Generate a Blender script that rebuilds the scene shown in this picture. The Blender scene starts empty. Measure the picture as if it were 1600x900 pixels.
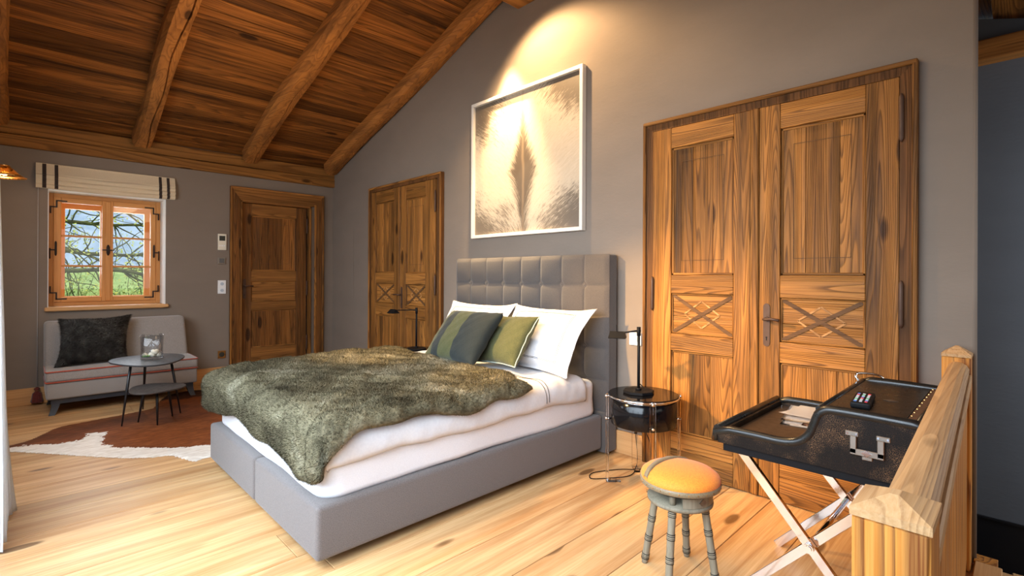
import bpy, bmesh, math, random
import numpy as np
from mathutils import Vector, Matrix, Euler
random.seed(7); RNG = np.random.default_rng(11)
PI = math.pi
S = bpy.context.scene
C = bpy.context.scene.collection

# ------------------------------------------------------------------ camera
yaw, pit, rol = math.radians(44.353), math.radians(0.086), math.radians(0.246)
fw = Vector((math.sin(yaw)*math.cos(pit), math.cos(yaw)*math.cos(pit), math.sin(pit)))
rt = Vector((math.cos(yaw), -math.sin(yaw), 0)); up = rt.cross(fw)
rt, up = math.cos(rol)*rt + math.sin(rol)*up, -math.sin(rol)*rt + math.cos(rol)*up
cam = bpy.data.cameras.new('camera'); cam_o = bpy.data.objects.new('camera', cam); C.objects.link(cam_o)
M = Matrix(((rt.x, up.x, -fw.x, -2.959), (rt.y, up.y, -fw.y, -6.471), (rt.z, up.z, -fw.z, 1.22), (0, 0, 0, 1)))
cam_o.matrix_world = M
cam.sensor_width = 36; cam.lens = 779.8/1600*36; cam.shift_y = -20.3/1600; cam.clip_start = .02; cam.clip_end = 400
S.camera = cam_o

# ------------------------------------------------------------------ world, lights, exposure
S.view_settings.view_transform = 'Standard'; S.view_settings.look = 'None'
S.view_settings.gamma = 1; S.view_settings.use_curve_mapping = False
S.view_settings.exposure = 0.0
w = bpy.data.worlds.new('sky'); S.world = w; w.use_nodes = True
nt = w.node_tree; nt.nodes.clear()
bg = nt.nodes.new('ShaderNodeBackground'); ow = nt.nodes.new('ShaderNodeOutputWorld')
bg.inputs['Color'].default_value = (0.62, 0.78, 1.0, 1); bg.inputs['Strength'].default_value = 1.1
nt.links.new(bg.outputs[0], ow.inputs[0])

def aim(o, tgt):
    d = Vector(tgt) - o.location
    o.rotation_euler = d.to_track_quat('-Z', 'Y').to_euler()
def lamp(kind, name, loc, tgt, energy, col, **kw):
    l = bpy.data.lights.new(name, kind); l.energy = energy; l.color = col
    for k, v in kw.items(): setattr(l, k, v)
    o = bpy.data.objects.new(name, l); o.location = loc; C.objects.link(o); aim(o, tgt); return o
lamp('SUN', 'sun', (5, -5, 10), (0, -1, 0), 3.0, (1.0, .93, .80), angle=math.radians(2))
WARM = (1.0, .66, .33); COOL = (.86, .93, 1.0)
# daylight entering through the glazed doors of the left wall; fill light stands before the windowless wall behind the camera
lamp('AREA', 'daylight_left', (-3.32, -4.75, 1.55), (-1.75, -4.3, 0.35), 138, (.74, .87, 1.0), shape='RECTANGLE', size=3.3, size_y=1.5, spread=math.radians(125))
lamp('AREA', 'fill_behind', (-1.2, -8.55, 1.6), (-1.4, -4, 1.0), 22, (1.0, .97, .92), shape='RECTANGLE', size=2.6, size_y=1.5)
lamp('AREA', 'daylight_window', (-2.33, .75, 1.7), (-2.2, -2, .9), 22, COOL, shape='RECTANGLE', size=.9, size_y=1.0)
# ceiling spotlights
lamp('SPOT', 'picture_spot', (-.24, -3.40, 3.38), (-.02, -3.44, 1.9), 1000, (1.0, .70, .36), spot_size=math.radians(46), spot_blend=.85, shadow_soft_size=.03)
lamp('SPOT', 'picture_halo', (-.50, -3.75, 3.36), (-.0, -4.0, 2.2), 190, WARM, spot_size=math.radians(120), spot_blend=.5, shadow_soft_size=.04)
lamp('SPOT', 'bed_spot', (-1.1, -3.2, 3.4), (-1.15, -3.15, .6), 900, WARM, spot_size=math.radians(22), spot_blend=.9, shadow_soft_size=.04)
lamp('SPOT', 'door_spot', (-2.7, -3.45, 2.3), (0, -4.98, .42), 1000, (1.0, .60, .21), spot_size=math.radians(36), spot_blend=.8, shadow_soft_size=.06)
lamp('SPOT', 'floor_spot', (-1.35, -4.2, 3.35), (-.9, -5.5, 0), 110, (1.0, .58, .22), spot_size=math.radians(78), spot_blend=.8, shadow_soft_size=.05)
lamp('SPOT', 'seat_spot', (-2.2, -1.9, 3.0), (-2.3, -1.6, 0), 35, WARM, spot_size=math.radians(80), spot_blend=.8, shadow_soft_size=.05)
lamp('AREA', 'sofa_fill', (-3.30, -1.95, 1.5), (-2.0, -1.2, .5), 34, (.84, .92, 1.0), shape='RECTANGLE', size=1.15, size_y=1.1)  # added area light at the unseen far opening, brightens the sofa
lamp('AREA', 'daylight_stair', (1.2, -8.3, 1.3), (1.7, -5.6, .7), 42, (.80, .90, 1.0), shape='RECTANGLE', size=.8, size_y=1.2)
lamp('POINT', 'room_point', (-1.6, -5.2, 2.75), (0, 0, 0), 30, (1.0, .74, .46), shadow_soft_size=.35)  # soft warm point light in mid-room, without a fixture
lamp('POINT', 'room_point_far', (-1.7, -2.3, 2.35), (0, 0, 0), 20, (1.0, .74, .46), shadow_soft_size=.35)  # second soft point light, likewise without a fixture

# ------------------------------------------------------------------ materials
def mat(name):
    m = bpy.data.materials.new(name); m.use_nodes = True; n = m.node_tree
    return m, n, n.nodes['Principled BSDF']
def N(n, t, **kw):
    x = n.nodes.new(t)
    for k, v in kw.items():
        if hasattr(x, k) and not k[0].isupper(): setattr(x, k, v)
        else: x.inputs[k.replace('_', ' ')].default_value = v
    return x
def ramp(n, src, stops, interp='LINEAR'):
    r = n.nodes.new('ShaderNodeValToRGB'); r.color_ramp.interpolation = interp
    e = r.color_ramp.elements
    while len(e) < len(stops): e.new(.5)
    for el, (p, c) in zip(e, stops):
        el.position = p; el.color = (*c, 1) if len(c) == 3 else c
    n.links.new(src, r.inputs[0]); return r
def mathn(n, op, a, b=None, clamp=False):
    x = n.nodes.new('ShaderNodeMath'); x.operation = op; x.use_clamp = clamp
    for i, v in enumerate((a, b)):
        if v is None: continue
        if isinstance(v, (int, float)): x.inputs[i].default_value = v
        else: n.links.new(v, x.inputs[i])
    return x.outputs[0]
def mixc(n, f, a, b, mode='MIX'):
    x = n.nodes.new('ShaderNodeMix'); x.data_type = 'RGBA'; x.blend_type = mode
    for i, v in ((0, f), (6, a), (7, b)):
        if isinstance(v, (int, float)): x.inputs[i].default_value = v
        elif isinstance(v, tuple): x.inputs[i].default_value = (*v, 1)
        else: n.links.new(v, x.inputs[i])
    return x.outputs[2]
def plain(name, col, rough=.5, metal=0, spec=.5, **kw):
    m, n, p = mat(name)
    p.inputs['Base Color'].default_value = (*col, 1); p.inputs['Roughness'].default_value = rough
    p.inputs['Metallic'].default_value = metal; p.inputs['Specular IOR Level'].default_value = spec
    for k, v in kw.items(): p.inputs[k.replace('_', ' ')].default_value = v
    tc = N(n, 'ShaderNodeTexCoord'); no = N(n, 'ShaderNodeTexNoise', Scale=35.0, Detail=4.0)
    n.links.new(tc.outputs['Object'], no.inputs['Vector'])
    r = ramp(n, no.outputs[0], [(.3, (rough*.85,)*3), (.7, (min(1, rough*1.15),)*3)])
    n.links.new(r.outputs[0], p.inputs['Roughness'])
    return m
def wood(name, axis, base, dark, light, rings=10., across=3.2, knots=.5, stain=.0, stain_col=(.05, .03, .02), rough=.6, bump=.4, vary=.25, contrast=1., along=.45):
    """contour lines of stretched noise = growth rings; fine fibres; dark knots; per-board variation"""
    m, n, p = mat(name)
    tc = N(n, 'ShaderNodeTexCoord'); oi = N(n, 'ShaderNodeObjectInfo')
    off = N(n, 'ShaderNodeVectorMath', operation='SCALE'); off.inputs[0].default_value = (37.1, 21.7, 53.3)
    n.links.new(oi.outputs['Random'], off.inputs['Scale'])
    add = N(n, 'ShaderNodeVectorMath', operation='ADD')
    n.links.new(tc.outputs['Object'], add.inputs[0]); n.links.new(off.outputs[0], add.inputs[1])
    def mapped(l, a):
        mp = N(n, 'ShaderNodeMapping'); s = [a, a, a]; s[axis] = l
        mp.inputs['Scale'].default_value = s; n.links.new(add.outputs[0], mp.inputs['Vector']); return mp.outputs[0]
    no = N(n, 'ShaderNodeTexNoise', Scale=1.0, Detail=1.5, Roughness=.45); n.links.new(mapped(along, across), no.inputs['Vector'])
    # knots
    vo = N(n, 'ShaderNodeTexVoronoi', Scale=1.0); vo.inputs['Randomness'].default_value = 1
    n.links.new(mapped(2.2, 6.5), vo.inputs['Vector'])
    kd = ramp(n, vo.outputs['Distance'], [(0.0, (1, 1, 1)), (.26, (0, 0, 0))])
    sel = N(n, 'ShaderNodeSeparateColor'); n.links.new(vo.outputs['Color'], sel.inputs[0])
    ks = mathn(n, 'GREATER_THAN', sel.outputs[0], 1-knots*.45)
    kn = mathn(n, 'MULTIPLY', kd.outputs[0], ks)
    fld = mathn(n, 'ADD', mathn(n, 'MULTIPLY', no.outputs[0], rings), mathn(n, 'MULTIPLY', kn, 1.2))
    fr = mathn(n, 'FRACT', fld)
    ring = ramp(n, fr, [(0, (0, 0, 0)), (.52, (.25,)*3), (.86, (1, 1, 1)), (.93, (.85,)*3), (1, (0, 0, 0))])
    fi = N(n, 'ShaderNodeTexNoise', Scale=1.0, Detail=3.0, Roughness=.7); n.links.new(mapped(2.5, 130), fi.inputs['Vector'])
    bl = N(n, 'ShaderNodeTexNoise', Scale=1.0, Detail=5.0, Roughness=.65); n.links.new(mapped(.7, 11), bl.inputs['Vector'])
    c = mixc(n, mathn(n, 'MULTIPLY', ring.outputs[0], .62*contrast), base, dark)
    fr2 = ramp(n, fi.outputs[0], [(.35, (0, 0, 0)), (.7, (1, 1, 1))])
    c = mixc(n, mathn(n, 'MULTIPLY', fr2.outputs[0], .45), c, light)
    if stain > 0:
        b2 = ramp(n, bl.outputs[0], [(.42, (0, 0, 0)), (.68, (1, 1, 1))])
        c = mixc(n, mathn(n, 'MULTIPLY', b2.outputs[0], stain), c, stain_col)
    kk = ramp(n, kn, [(.22, (0, 0, 0)), (.45, (1, 1, 1))])
    c = mixc(n, mathn(n, 'MULTIPLY', kk.outputs[0], .8), c, tuple(x*.35 for x in dark))
    hs = N(n, 'ShaderNodeHueSaturation'); n.links.new(c, hs.inputs['Color'])
    mr = N(n, 'ShaderNodeMapRange'); mr.inputs['To Min'].default_value = 1-vary; mr.inputs['To Max'].default_value = 1+vary
    n.links.new(oi.outputs['Random'], mr.inputs['Value']); n.links.new(mr.outputs[0], hs.inputs['Value'])
    n.links.new(hs.outputs[0], p.inputs['Base Color'])
    p.inputs['Roughness'].default_value = rough; p.inputs['Specular IOR Level'].default_value = .38 if 'floor' in name else .16
    bh = mathn(n, 'ADD', mathn(n, 'MULTIPLY', ring.outputs[0], .7), mathn(n, 'MULTIPLY', fi.outputs[0], .6))
    bm_ = N(n, 'ShaderNodeBump', Strength=bump, Distance=.0025); n.links.new(bh, bm_.inputs['Height'])
    n.links.new(bm_.outputs[0], p.inputs['Normal'])
    return m
def fabric(name, col, col2, scale=420, rough=.9, sheen=.3, bump=.25, blot=.0):
    m, n, p = mat(name)
    tc = N(n, 'ShaderNodeTexCoord')
    a = N(n, 'ShaderNodeTexNoise', Scale=float(scale), Detail=2.0); n.links.new(tc.outputs['Object'], a.inputs['Vector'])
    r = ramp(n, a.outputs[0], [(.36, col2), (.64, col)])
    n.links.new(r.outputs[0], p.inputs['Base Color']); p.inputs['Roughness'].default_value = rough
    p.inputs['Sheen Weight'].default_value = sheen
    b = N(n, 'ShaderNodeBump', Strength=bump, Distance=.002); n.links.new(a.outputs[0], b.inputs['Height'])
    n.links.new(b.outputs[0], p.inputs['Normal'])
    return m
def plaster(name, col, bump=.25):
    m, n, p = mat(name)
    tc = N(n, 'ShaderNodeTexCoord')
    a = N(n, 'ShaderNodeTexNoise', Scale=2.2, Detail=5.0, Roughness=.55); b = N(n, 'ShaderNodeTexNoise', Scale=38.0, Detail=5.0, Roughness=.6)
    mp = N(n, 'ShaderNodeMapping'); mp.inputs['Scale'].default_value = (.6, .6, 1.4)
    n.links.new(tc.outputs['Object'], mp.inputs[0])
    n.links.new(mp.outputs[0], a.inputs['Vector']); n.links.new(mp.outputs[0], b.inputs['Vector'])
    r = ramp(n, a.outputs[0], [(.3, tuple(x*.93 for x in col)), (.7, tuple(x*1.06 for x in col))])
    n.links.new(r.outputs[0], p.inputs['Base Color']); p.inputs['Roughness'].default_value = .85; p.inputs['Specular IOR Level'].default_value = .15
    bb = N(n, 'ShaderNodeBump', Strength=bump, Distance=.004); n.links.new(b.outputs[0], bb.inputs['Height'])
    n.links.new(bb.outputs[0], p.inputs['Normal'])
    return m

M_wall = plaster('taupe_plaster', (.225, .182, .147))
M_walldark = plaster('dark_stair_plaster', (.15, .16, .18))
M_white = plaster('white_reveal', (.78, .78, .76), .1)
# old dark spruce of the roof (grain along x for boards, along y for rafters)
old = dict(dark=(.030, .0085, .0018), light=(.42, .165, .035))
M_ceil = wood('old_spruce_ceiling', 0, (.255, .088, .017), rings=30, across=4.2, knots=.5, stain=.85, stain_col=(.030, .011, .004), rough=.6, vary=.42, along=.26, contrast=1.25, **old)
M_raft = wood('old_spruce_rafter', 1, (.38, .148, .036), rings=13, across=8, knots=.5, stain=.75, stain_col=(.12, .048, .014), rough=.62, vary=.10, along=.16, contrast=.8, **old)
M_plate = wood('old_spruce_plate', 0, (.34, .150, .036), rings=22, across=3.6, knots=.5, stain=.5, stain_col=(.10, .045, .014), rough=.62, vary=.08, along=.22, contrast=1.1, **old)
dw = dict(dark=(.060, .020, .005), light=(.50, .225, .052), stain_col=(.060, .028, .010), rough=.5)
M_dz = wood('reclaimed_door_wood_upright', 2, (.325, .130, .028), rings=42, across=6.5, knots=.8, stain=.85, vary=.32, bump=.8, along=.26, contrast=1.5, **dw)
M_dy = wood('reclaimed_door_wood_level', 1, (.37, .152, .034), rings=38, across=7, knots=.6, stain=.6, vary=.22, bump=.8, along=.26, contrast=1.5, **dw)
M_dx = wood('reclaimed_door_wood_level_cross', 0, (.33, .135, .036), rings=28, across=7, knots=.3, stain=.45, vary=.22, bump=.7, along=.26, contrast=1.2, **dw)
M_dn = wood('dark_entrance_door_wood', 2, (.25, .088, .021), rings=42, across=6.5, knots=.9, stain=.85, vary=.28, bump=.7, along=.26, contrast=1.5, **dw)
M_jamb = wood('dark_weathered_jamb', 2, (.150, .060, .018), (.035, .013, .004), (.24, .105, .032), rings=30, across=6.5, knots=.6, stain=.7, stain_col=(.03, .013, .005), rough=.6, vary=.1, bump=.7, along=.26, contrast=1.4)
M_floor = wood('pine_floor', 0, (.56, .335, .145), dark=(.27, .110, .030), light=(.78, .56, .33), rings=12, across=3.0, knots=1.1, stain=.75, stain_col=(.36, .150, .040), rough=.42, bump=.14, vary=.14, contrast=.70, along=.22)
M_basex = wood('pine_base_x', 0, (.62, .33, .13), dark=(.33, .15, .05), light=(.80, .50, .25), rings=5, across=4, knots=.3, rough=.5, bump=.15, vary=.05, contrast=.6)
M_basey = wood('pine_base_y', 1, (.62, .33, .13), dark=(.33, .15, .05), light=(.80, .50, .25), rings=5, across=4, knots=.3, rough=.5, bump=.15, vary=.05, contrast=.6)
M_larch = wood('larch_post', 2, (.54, .205, .034), dark=(.12, .020, .004), light=(.76, .40, .11), rings=15, across=8, knots=.25, rough=.55, bump=.4, vary=.05, contrast=1.7, along=.35)
M_rail = wood('rail_wood', 0, (.47, .27, .12), dark=(.22, .10, .035), light=(.66, .45, .25), rings=26, across=8, knots=.2, rough=.55, bump=.3, vary=.04, contrast=1.0, along=.25)
M_win = wood('window_pine', 2, (.60, .27, .085), dark=(.42, .17, .05), light=(.78, .42, .17), rings=4, across=5, knots=.0, rough=.45, bump=.08, vary=.05, contrast=.5)
M_winx = wood('window_pine_level', 0, (.60, .27, .085), dark=(.42, .17, .05), light=(.78, .42, .17), rings=4, across=5, knots=.0, rough=.45, bump=.08, vary=.05, contrast=.5)
M_iron = plain('wrought_iron', (.030, .022, .020), .55, .5); M_rust = plain('rusty_iron', (.085, .045, .028), .6, .4)
M_black = plain('black_metal', (.007, .007, .008), .55, 0, .12)
M_chrome = plain('chrome', (.82, .82, .84), .09, 1.0)
M_nickel = plain('aged_nickel', (.27, .24, .21), .45, 1.0)
M_gloss = plain('black_lacquer', (.004, .004, .005), .12, 0, .25)
M_bedfab = fabric('bed_wool_fabric', (.155, .134, .128), (.098, .084, .080), 340, .9, .2, .35)
M_headfab = fabric('headboard_wool_fabric', (.092, .078, .071), (.056, .047, .043), 400)
M_sofafab = fabric('sofa_fabric', (.34, .305, .28), (.22, .195, .18), 330)
M_red = fabric('red_piping', (.42, .07, .030), (.32, .045, .02), 300)
M_darkwood = plain('dark_grey_wood', (.030, .033, .042), .45)
M_linen = fabric('white_cotton', (.60, .60, .62), (.565, .565, .59), 90, .8, .1, .05)
M_matt = fabric('white_mattress_cover', (.70, .71, .75), (.66, .67, .71), 200, .8, .1, .08)
M_thread = fabric('navy_thread', (.012, .014, .022), (.008, .010, .015), 300)
M_curtain = fabric('white_curtain', (.80, .80, .80), (.74, .74, .74), 300, .8, .1, .1)
M_oatmeal = fabric('cream_blind_cloth', (.72, .60, .42), (.63, .52, .36), 300)
M_brownstripe = fabric('dark_brown_ribbon', (.035, .020, .015), (.025, .014, .01), 300)
M_mossgreen = fabric('moss_green_wool', (.072, .076, .024), (.042, .046, .014), 260, .95, .12)
M_tealwool = fabric('dark_green_wool', (.014, .021, .020), (.009, .013, .012), 260, .95, .08)
M_greypipe = fabric('grey_green_piping', (.36, .42, .36), (.28, .33, .28), 260)
M_orange = fabric('orange_velvet', (.84, .28, .025), (.76, .20, .015), 200, .75, .15, .1)
M_paper = plain('paper_sheet', (.90, .82, .74), .7)
M_cream = plain('cream_plastic', (.74, .70, .58), .4)
M_whiteplastic = plain('white_plastic', (.82, .83, .84), .35)
M_screen = plain('dark_display', (.03, .035, .03), .2)
M_brass = plain('aged_brass', (.42, .25, .09), .3, 1.0)

def fur_mat(name, a, b, c, scale=5.):
    m, n, p = mat(name)
    tc = N(n, 'ShaderNodeTexCoord')
    x = N(n, 'ShaderNodeTexNoise', Scale=scale, Detail=4.0, Roughness=.65); y = N(n, 'ShaderNodeTexNoise', Scale=scale*32, Detail=2.0)
    n.links.new(tc.outputs['Object'], x.inputs['Vector']); n.links.new(tc.outputs['Object'], y.inputs['Vector'])
    r = ramp(n, x.outputs[0], [(.32, a), (.52, b), (.72, c)])
    r2 = ramp(n, y.outputs[0], [(.3, (.62,)*3), (.7, (1.25,)*3)])
    n.links.new(mixc(n, 1.0, r.outputs[0], r2.outputs[0], 'MULTIPLY'), p.inputs['Base Color'])
    p.inputs['Roughness'].default_value = .8; p.inputs['Specular IOR Level'].default_value = .2
    return m
M_throwfur = fur_mat('olive_grey_fur', (.070, .060, .034), (.185, .162, .098), (.42, .39, .28), 2.6)
M_charfur = fur_mat('charcoal_fur', (.055, .050, .045), (.14, .128, .115), (.30, .28, .255), 9.)

def glass(name, col=(1, 1, 1), rough=0.0, ior=1.45):
    m, n, p = mat(name)
    p.inputs['Base Color'].default_value = (*col, 1); p.inputs['Transmission Weight'].default_value = 1
    p.inputs['Roughness'].default_value = rough; p.inputs['IOR'].default_value = ior
    return m
M_glass = glass('clear_glass');  M_acrylic = glass('clear_acrylic', (1, .98, .96), 0, 1.3)
def pane_mat():
    m, n, p = mat('window_glass'); n.nodes.remove(p)
    g = N(n, 'ShaderNodeBsdfGlossy', Roughness=.02); t = N(n, 'ShaderNodeBsdfTransparent'); mx = N(n, 'ShaderNodeMixShader')
    mx.inputs[0].default_value = .03
    n.links.new(t.outputs[0], mx.inputs[1]); n.links.new(g.outputs[0], mx.inputs[2])
    n.links.new(mx.outputs[0], n.nodes['Material Output'].inputs[0]); return m
M_pane = pane_mat()
def thin_glass():
    m, n, p = mat('thin_vase_glass'); n.nodes.remove(p)
    lw = N(n, 'ShaderNodeLayerWeight', Blend=.35); g = N(n, 'ShaderNodeBsdfGlossy', Roughness=.03); t = N(n, 'ShaderNodeBsdfTransparent', Color=(.965, .975, .985, 1)); mx = N(n, 'ShaderNodeMixShader')
    n.links.new(mathn(n, 'ADD', mathn(n, 'MULTIPLY', lw.outputs['Fresnel'], .38), .03), mx.inputs[0])
    n.links.new(t.outputs[0], mx.inputs[1]); n.links.new(g.outputs[0], mx.inputs[2]); n.links.new(mx.outputs[0], n.nodes['Material Output'].inputs[0]); return m
M_vase = thin_glass()
def crackle():
    m, n, p = mat('crackled_black_leather')
    tc = N(n, 'ShaderNodeTexCoord')
    a = N(n, 'ShaderNodeTexNoise', Scale=9.0, Detail=3.0); b = N(n, 'ShaderNodeTexVoronoi', Scale=210.0); b.feature = 'DISTANCE_TO_EDGE'
    for q in (a, b): n.links.new(tc.outputs['Object'], q.inputs['Vector'])
    ra = ramp(n, a.outputs[0], [(.48, (.08,)*3), (.75, (1,)*3)]); rb = ramp(n, b.outputs['Distance'], [(.02, (1,)*3), (.07, (0,)*3)])
    f = mathn(n, 'MULTIPLY', ra.outputs[0], rb.outputs[0])
    n.links.new(mixc(n, f, (.006, .005, .005), (.26, .14, .065)), p.inputs['Base Color'])
    p.inputs['Roughness'].default_value = .40; p.inputs['Specular IOR Level'].default_value = .14
    bb = N(n, 'ShaderNodeBump', Strength=.3, Distance=.001); n.links.new(b.outputs['Distance'], bb.inputs['Height']); n.links.new(bb.outputs[0], p.inputs['Normal'])
    return m
M_crackle = crackle()
M_leather = plain('smooth_black_leather', (.009, .008, .007), .30, 0, .4)
M_deskbrown = plain('dark_brown_lining', (.040, .024, .014), .35)

# ------------------------------------------------------------------ mesh helpers
def box(bm, x0, x1, y0, y1, z0, z1, bev=0, seg=2, mi=0):
    r = bmesh.ops.create_cube(bm, size=1)
    vs = r['verts']
    for v in vs: v.co = Vector(((x0+x1)/2+v.co.x*(x1-x0), (y0+y1)/2+v.co.y*(y1-y0), (z0+z1)/2+v.co.z*(z1-z0)))
    fs = set(f for v in vs for f in v.link_faces)
    for f in fs: f.material_index = mi
    if bev > 0:
        es = list(set(e for v in vs for e in v.link_edges))
        bmesh.ops.bevel(bm, geom=es, offset=min(bev, .49*min(abs(x1-x0), abs(y1-y0), abs(z1-z0))), segments=seg, affect='EDGES', profile=.6)
    return vs
def tube(bm, pts, r, n=10, cap=True, closed=False):
    pts = [Vector(p) for p in pts]; rings = []; K = len(pts)
    rr = r if isinstance(r, (list, tuple)) else [r]*K
    prev = None
    for i, p in enumerate(pts):
        if closed: t = pts[(i+1) % K]-pts[i-1]
        else: t = pts[min(i+1, K-1)]-pts[max(i-1, 0)]
        t.normalize()
        if prev is None:
            a = Vector((0, 0, 1)) if abs(t.z) < .9 else Vector((1, 0, 0))
            u = t.cross(a).normalized()
        else:
            u = (prev-t*prev.dot(t)).normalized()
        prev = u; v = t.cross(u)
        rings.append([bm.verts.new(p+(u*math.cos(2*PI*k/n)+v*math.sin(2*PI*k/n))*rr[i]) for k in range(n)])
    L = K if closed else K-1
    for i in range(L):
        a, b = rings[i], rings[(i+1) % K]
        for k in range(n):
            f = bm.faces.new((a[k], a[(k+1) % n], b[(k+1) % n], b[k])); f.smooth = True
    if cap and not closed:
        bm.faces.new(rings[0][::-1]); bm.faces.new(rings[-1])
def lathe(bm, prof, c=(0, 0), n=32, capb=True, capt=True, squash=(1, 1)):
    rings = [[bm.verts.new((c[0]+r*squash[0]*math.cos(2*PI*k/n), c[1]+r*squash[1]*math.sin(2*PI*k/n), z)) for k in range(n)] for r, z in prof]
    for a, b in zip(rings, rings[1:]):
        for k in range(n):
            f = bm.faces.new((a[k], a[(k+1) % n], b[(k+1) % n], b[k])); f.smooth = True
    if capb: bm.faces.new(rings[0][::-1])
    if capt: bm.faces.new(rings[-1])
def prism(bm, poly, axis, a, b):
    """poly: 2D points; extruded along axis (0,1,2) from a to b"""
    def P3(q, h):
        if axis == 0: return (h, q[0], q[1])
        if axis == 1: return (q[0], h, q[1])
        return (q[0], q[1], h)
    A = [bm.verts.new(P3(q, a)) for q in poly]; B = [bm.verts.new(P3(q, b)) for q in poly]; n = len(poly)
    bm.faces.new(A); bm.faces.new(B[::-1])
    for i in range(n): bm.faces.new((A[i], B[i], B[(i+1) % n], A[(i+1) % n]))
def grid(bm, fn, nu, nv, smooth=True, closed_u=False, flip=False):
    V = [[bm.verts.new(fn(i/nu, j/nv)) for j in range(nv+1)] for i in range(nu if closed_u else nu+1)]
    for i in range(nu):
        for j in range(nv):
            i2 = (i+1) % nu if closed_u else i+1
            q = (V[i][j], V[i2][j], V[i2][j+1], V[i][j+1])
            f = bm.faces.new(q[::-1] if flip else q); f.smooth = smooth
    return V
def nm():
    return bmesh.new()
def obj(name, bm, m, parent=None, smooth=None, stuff=False, loc=None):
    """bm is in world coordinates; the object's origin is the parent's origin (or loc)"""
    me = bpy.data.meshes.new(name)
    o0 = Vector(loc) if loc is not None else (Vector(parent['_o']) if parent is not None and '_o' in parent else Vector((0, 0, 0)))
    if isinstance(bm, bmesh.types.BMesh):
        bmesh.ops.recalc_face_normals(bm, faces=bm.faces)
        if o0.length: bmesh.ops.translate(bm, verts=bm.verts, vec=-o0)
        bm.to_mesh(me); bm.free()
    else: me = bm
    if smooth is not None:
        for p in me.polygons: p.use_smooth = smooth
    for q in (m if isinstance(m, (list, tuple)) else [m]): me.materials.append(q)
    o = bpy.data.objects.new(name, me); C.objects.link(o)
    if parent is not None:
        o.parent = parent
        if loc is not None: o.location = o0-Vector(parent['_o'])
        o['_o'] = list(o0)
    else:
        o.location = o0; o['_o'] = list(o0)
    if stuff: o['kind'] = 'stuff'
    return o
def tag(o, label=None, cat=None, group=None, kind=None):
    if label: o['label'] = label
    if cat: o['category'] = cat
    if group: o['group'] = group
    if kind: o['kind'] = kind
    return o
def thing(name, label, cat, loc, group=None, kind=None):
    o = bpy.data.objects.new(name, None); C.objects.link(o); o.location = loc; o.empty_display_size = .05
    o['_o'] = list(loc); return tag(o, label, cat, group, kind)
def bobj(name, m, parent, *a, bev=0, seg=2, **kw):
    bm = nm(); box(bm, *a, bev=bev, seg=seg); return obj(name, bm, m, parent, **kw)
def xf(bm, mtx):
    bmesh.ops.transform(bm, matrix=mtx, verts=bm.verts)
def noise2(x, y, s=0):
    return (math.sin(x*1.7+s)*math.cos(y*2.3+s*1.3)+.5*math.sin(x*4.1+y*3.3+s*2)+.3*math.cos(x*7.9-y*6.1+s))/1.8

# ------------------------------------------------------------------ the room shell
SL = .324; RY = -3.68        # roof slope and ridge line
def roofz(y): return 2.63+SL*(-y) if y > RY else 2.63+SL*(-RY)-SL*(RY-y)
YB = -8.7                    # back wall
# floor with boards
fl = bobj('floor', M_floor, None, -3.3, 0.0, YB, .35, -.16, -.022)
bmesh_floor = None
tag(fl, 'wide knotty pine board floor running towards the headboard wall', 'floor', kind='structure')
y = .0; row = 0
while y > -8.6:
    wd = random.choice((.20, .225, .25, .27)); y1 = y-wd
    xs = [-3.28]; x = -3.28+random.uniform(.9, 3.0)
    while x < -.6: xs.append(x); x += random.uniform(1.5, 3.3)
    xs.append(-.004)
    if y1 < -6.42 and y > -8.6: xs = [q for q in xs if q < -2.5]+[-2.2]
    for a, b in zip(xs, xs[1:]):
        if b-a < .1: continue
        bobj('floor_board', M_floor, fl, a+.0012, b-.0012, y1+.0014, y-.0014, -.022, random.uniform(-.0008, 0), bev=.0018, seg=1)
    y = y1; row += 1
# window wall (y = 0, thick .36) with openings for the window and the entrance door
WT = .36
nwin = dict(x0=-2.80, x1=-1.866, z0=.895, z1=2.03); ndoor = dict(x0=-1.135, x1=-.305, z0=0, z1=2.10)
bm = nm()
def wallbox(bm, *a): box(bm, *a)
wallbox(bm, -3.3, nwin['x0'], 0, WT, -.1, 2.70); wallbox(bm, nwin['x0'], nwin['x1'], 0, WT, -.1, nwin['z0'])
wallbox(bm, nwin['x0'], nwin['x1'], 0, WT, nwin['z1'], 2.70); wallbox(bm, nwin['x1'], ndoor['x0'], 0, WT, -.1, 2.70)
wallbox(bm, ndoor['x0'], ndoor['x1'], 0, WT, ndoor['z1'], 2.70); wallbox(bm, ndoor['x1'], .12, 0, WT, -.1, 2.70)
wl = obj('wall_back', bm, M_wall); tag(wl, 'taupe plastered low eaves wall with the window and the single door', 'wall', kind='structure')
# white reveal lining of the window opening
bm = nm(); x0, x1, z0, z1 = nwin['x0'], nwin['x1'], nwin['z0'], nwin['z1']
box(bm, x0-.001, x0+.006, .001, .30, z0, z1); box(bm, x1-.006, x1+.001, .001, .30, z0, z1); box(bm, x0, x1, .001, .30, z1-.006, z1+.001)
obj('window_reveal', bm, M_white, wl)
# headboard wall x = 0 .. .12, gable shape
def gable(x0, x1, ya, yb, z0=-.1):
    ys = [ya, RY, yb] if ya > RY > yb else [ya, yb]
    bm = nm(); poly = [(ya, z0)]+[(q, roofz(q)) for q in ys]+[(yb, z0)]
    prism(bm, poly, 0, x0, x1); return bm
wr = obj('wall_right', gable(0, .12, .0, -6.32), M_wall); tag(wr, 'tall taupe gable wall behind the headboard with wooden doors', 'wall', kind='structure')
# rounded bright corner bead at the wall end
bm = nm(); tube(bm, [(.011, -6.322, -.02), (.011, -6.322, 2.75)], .012, 12); obj('corner_bead', bm, M_wall, wr)
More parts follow.
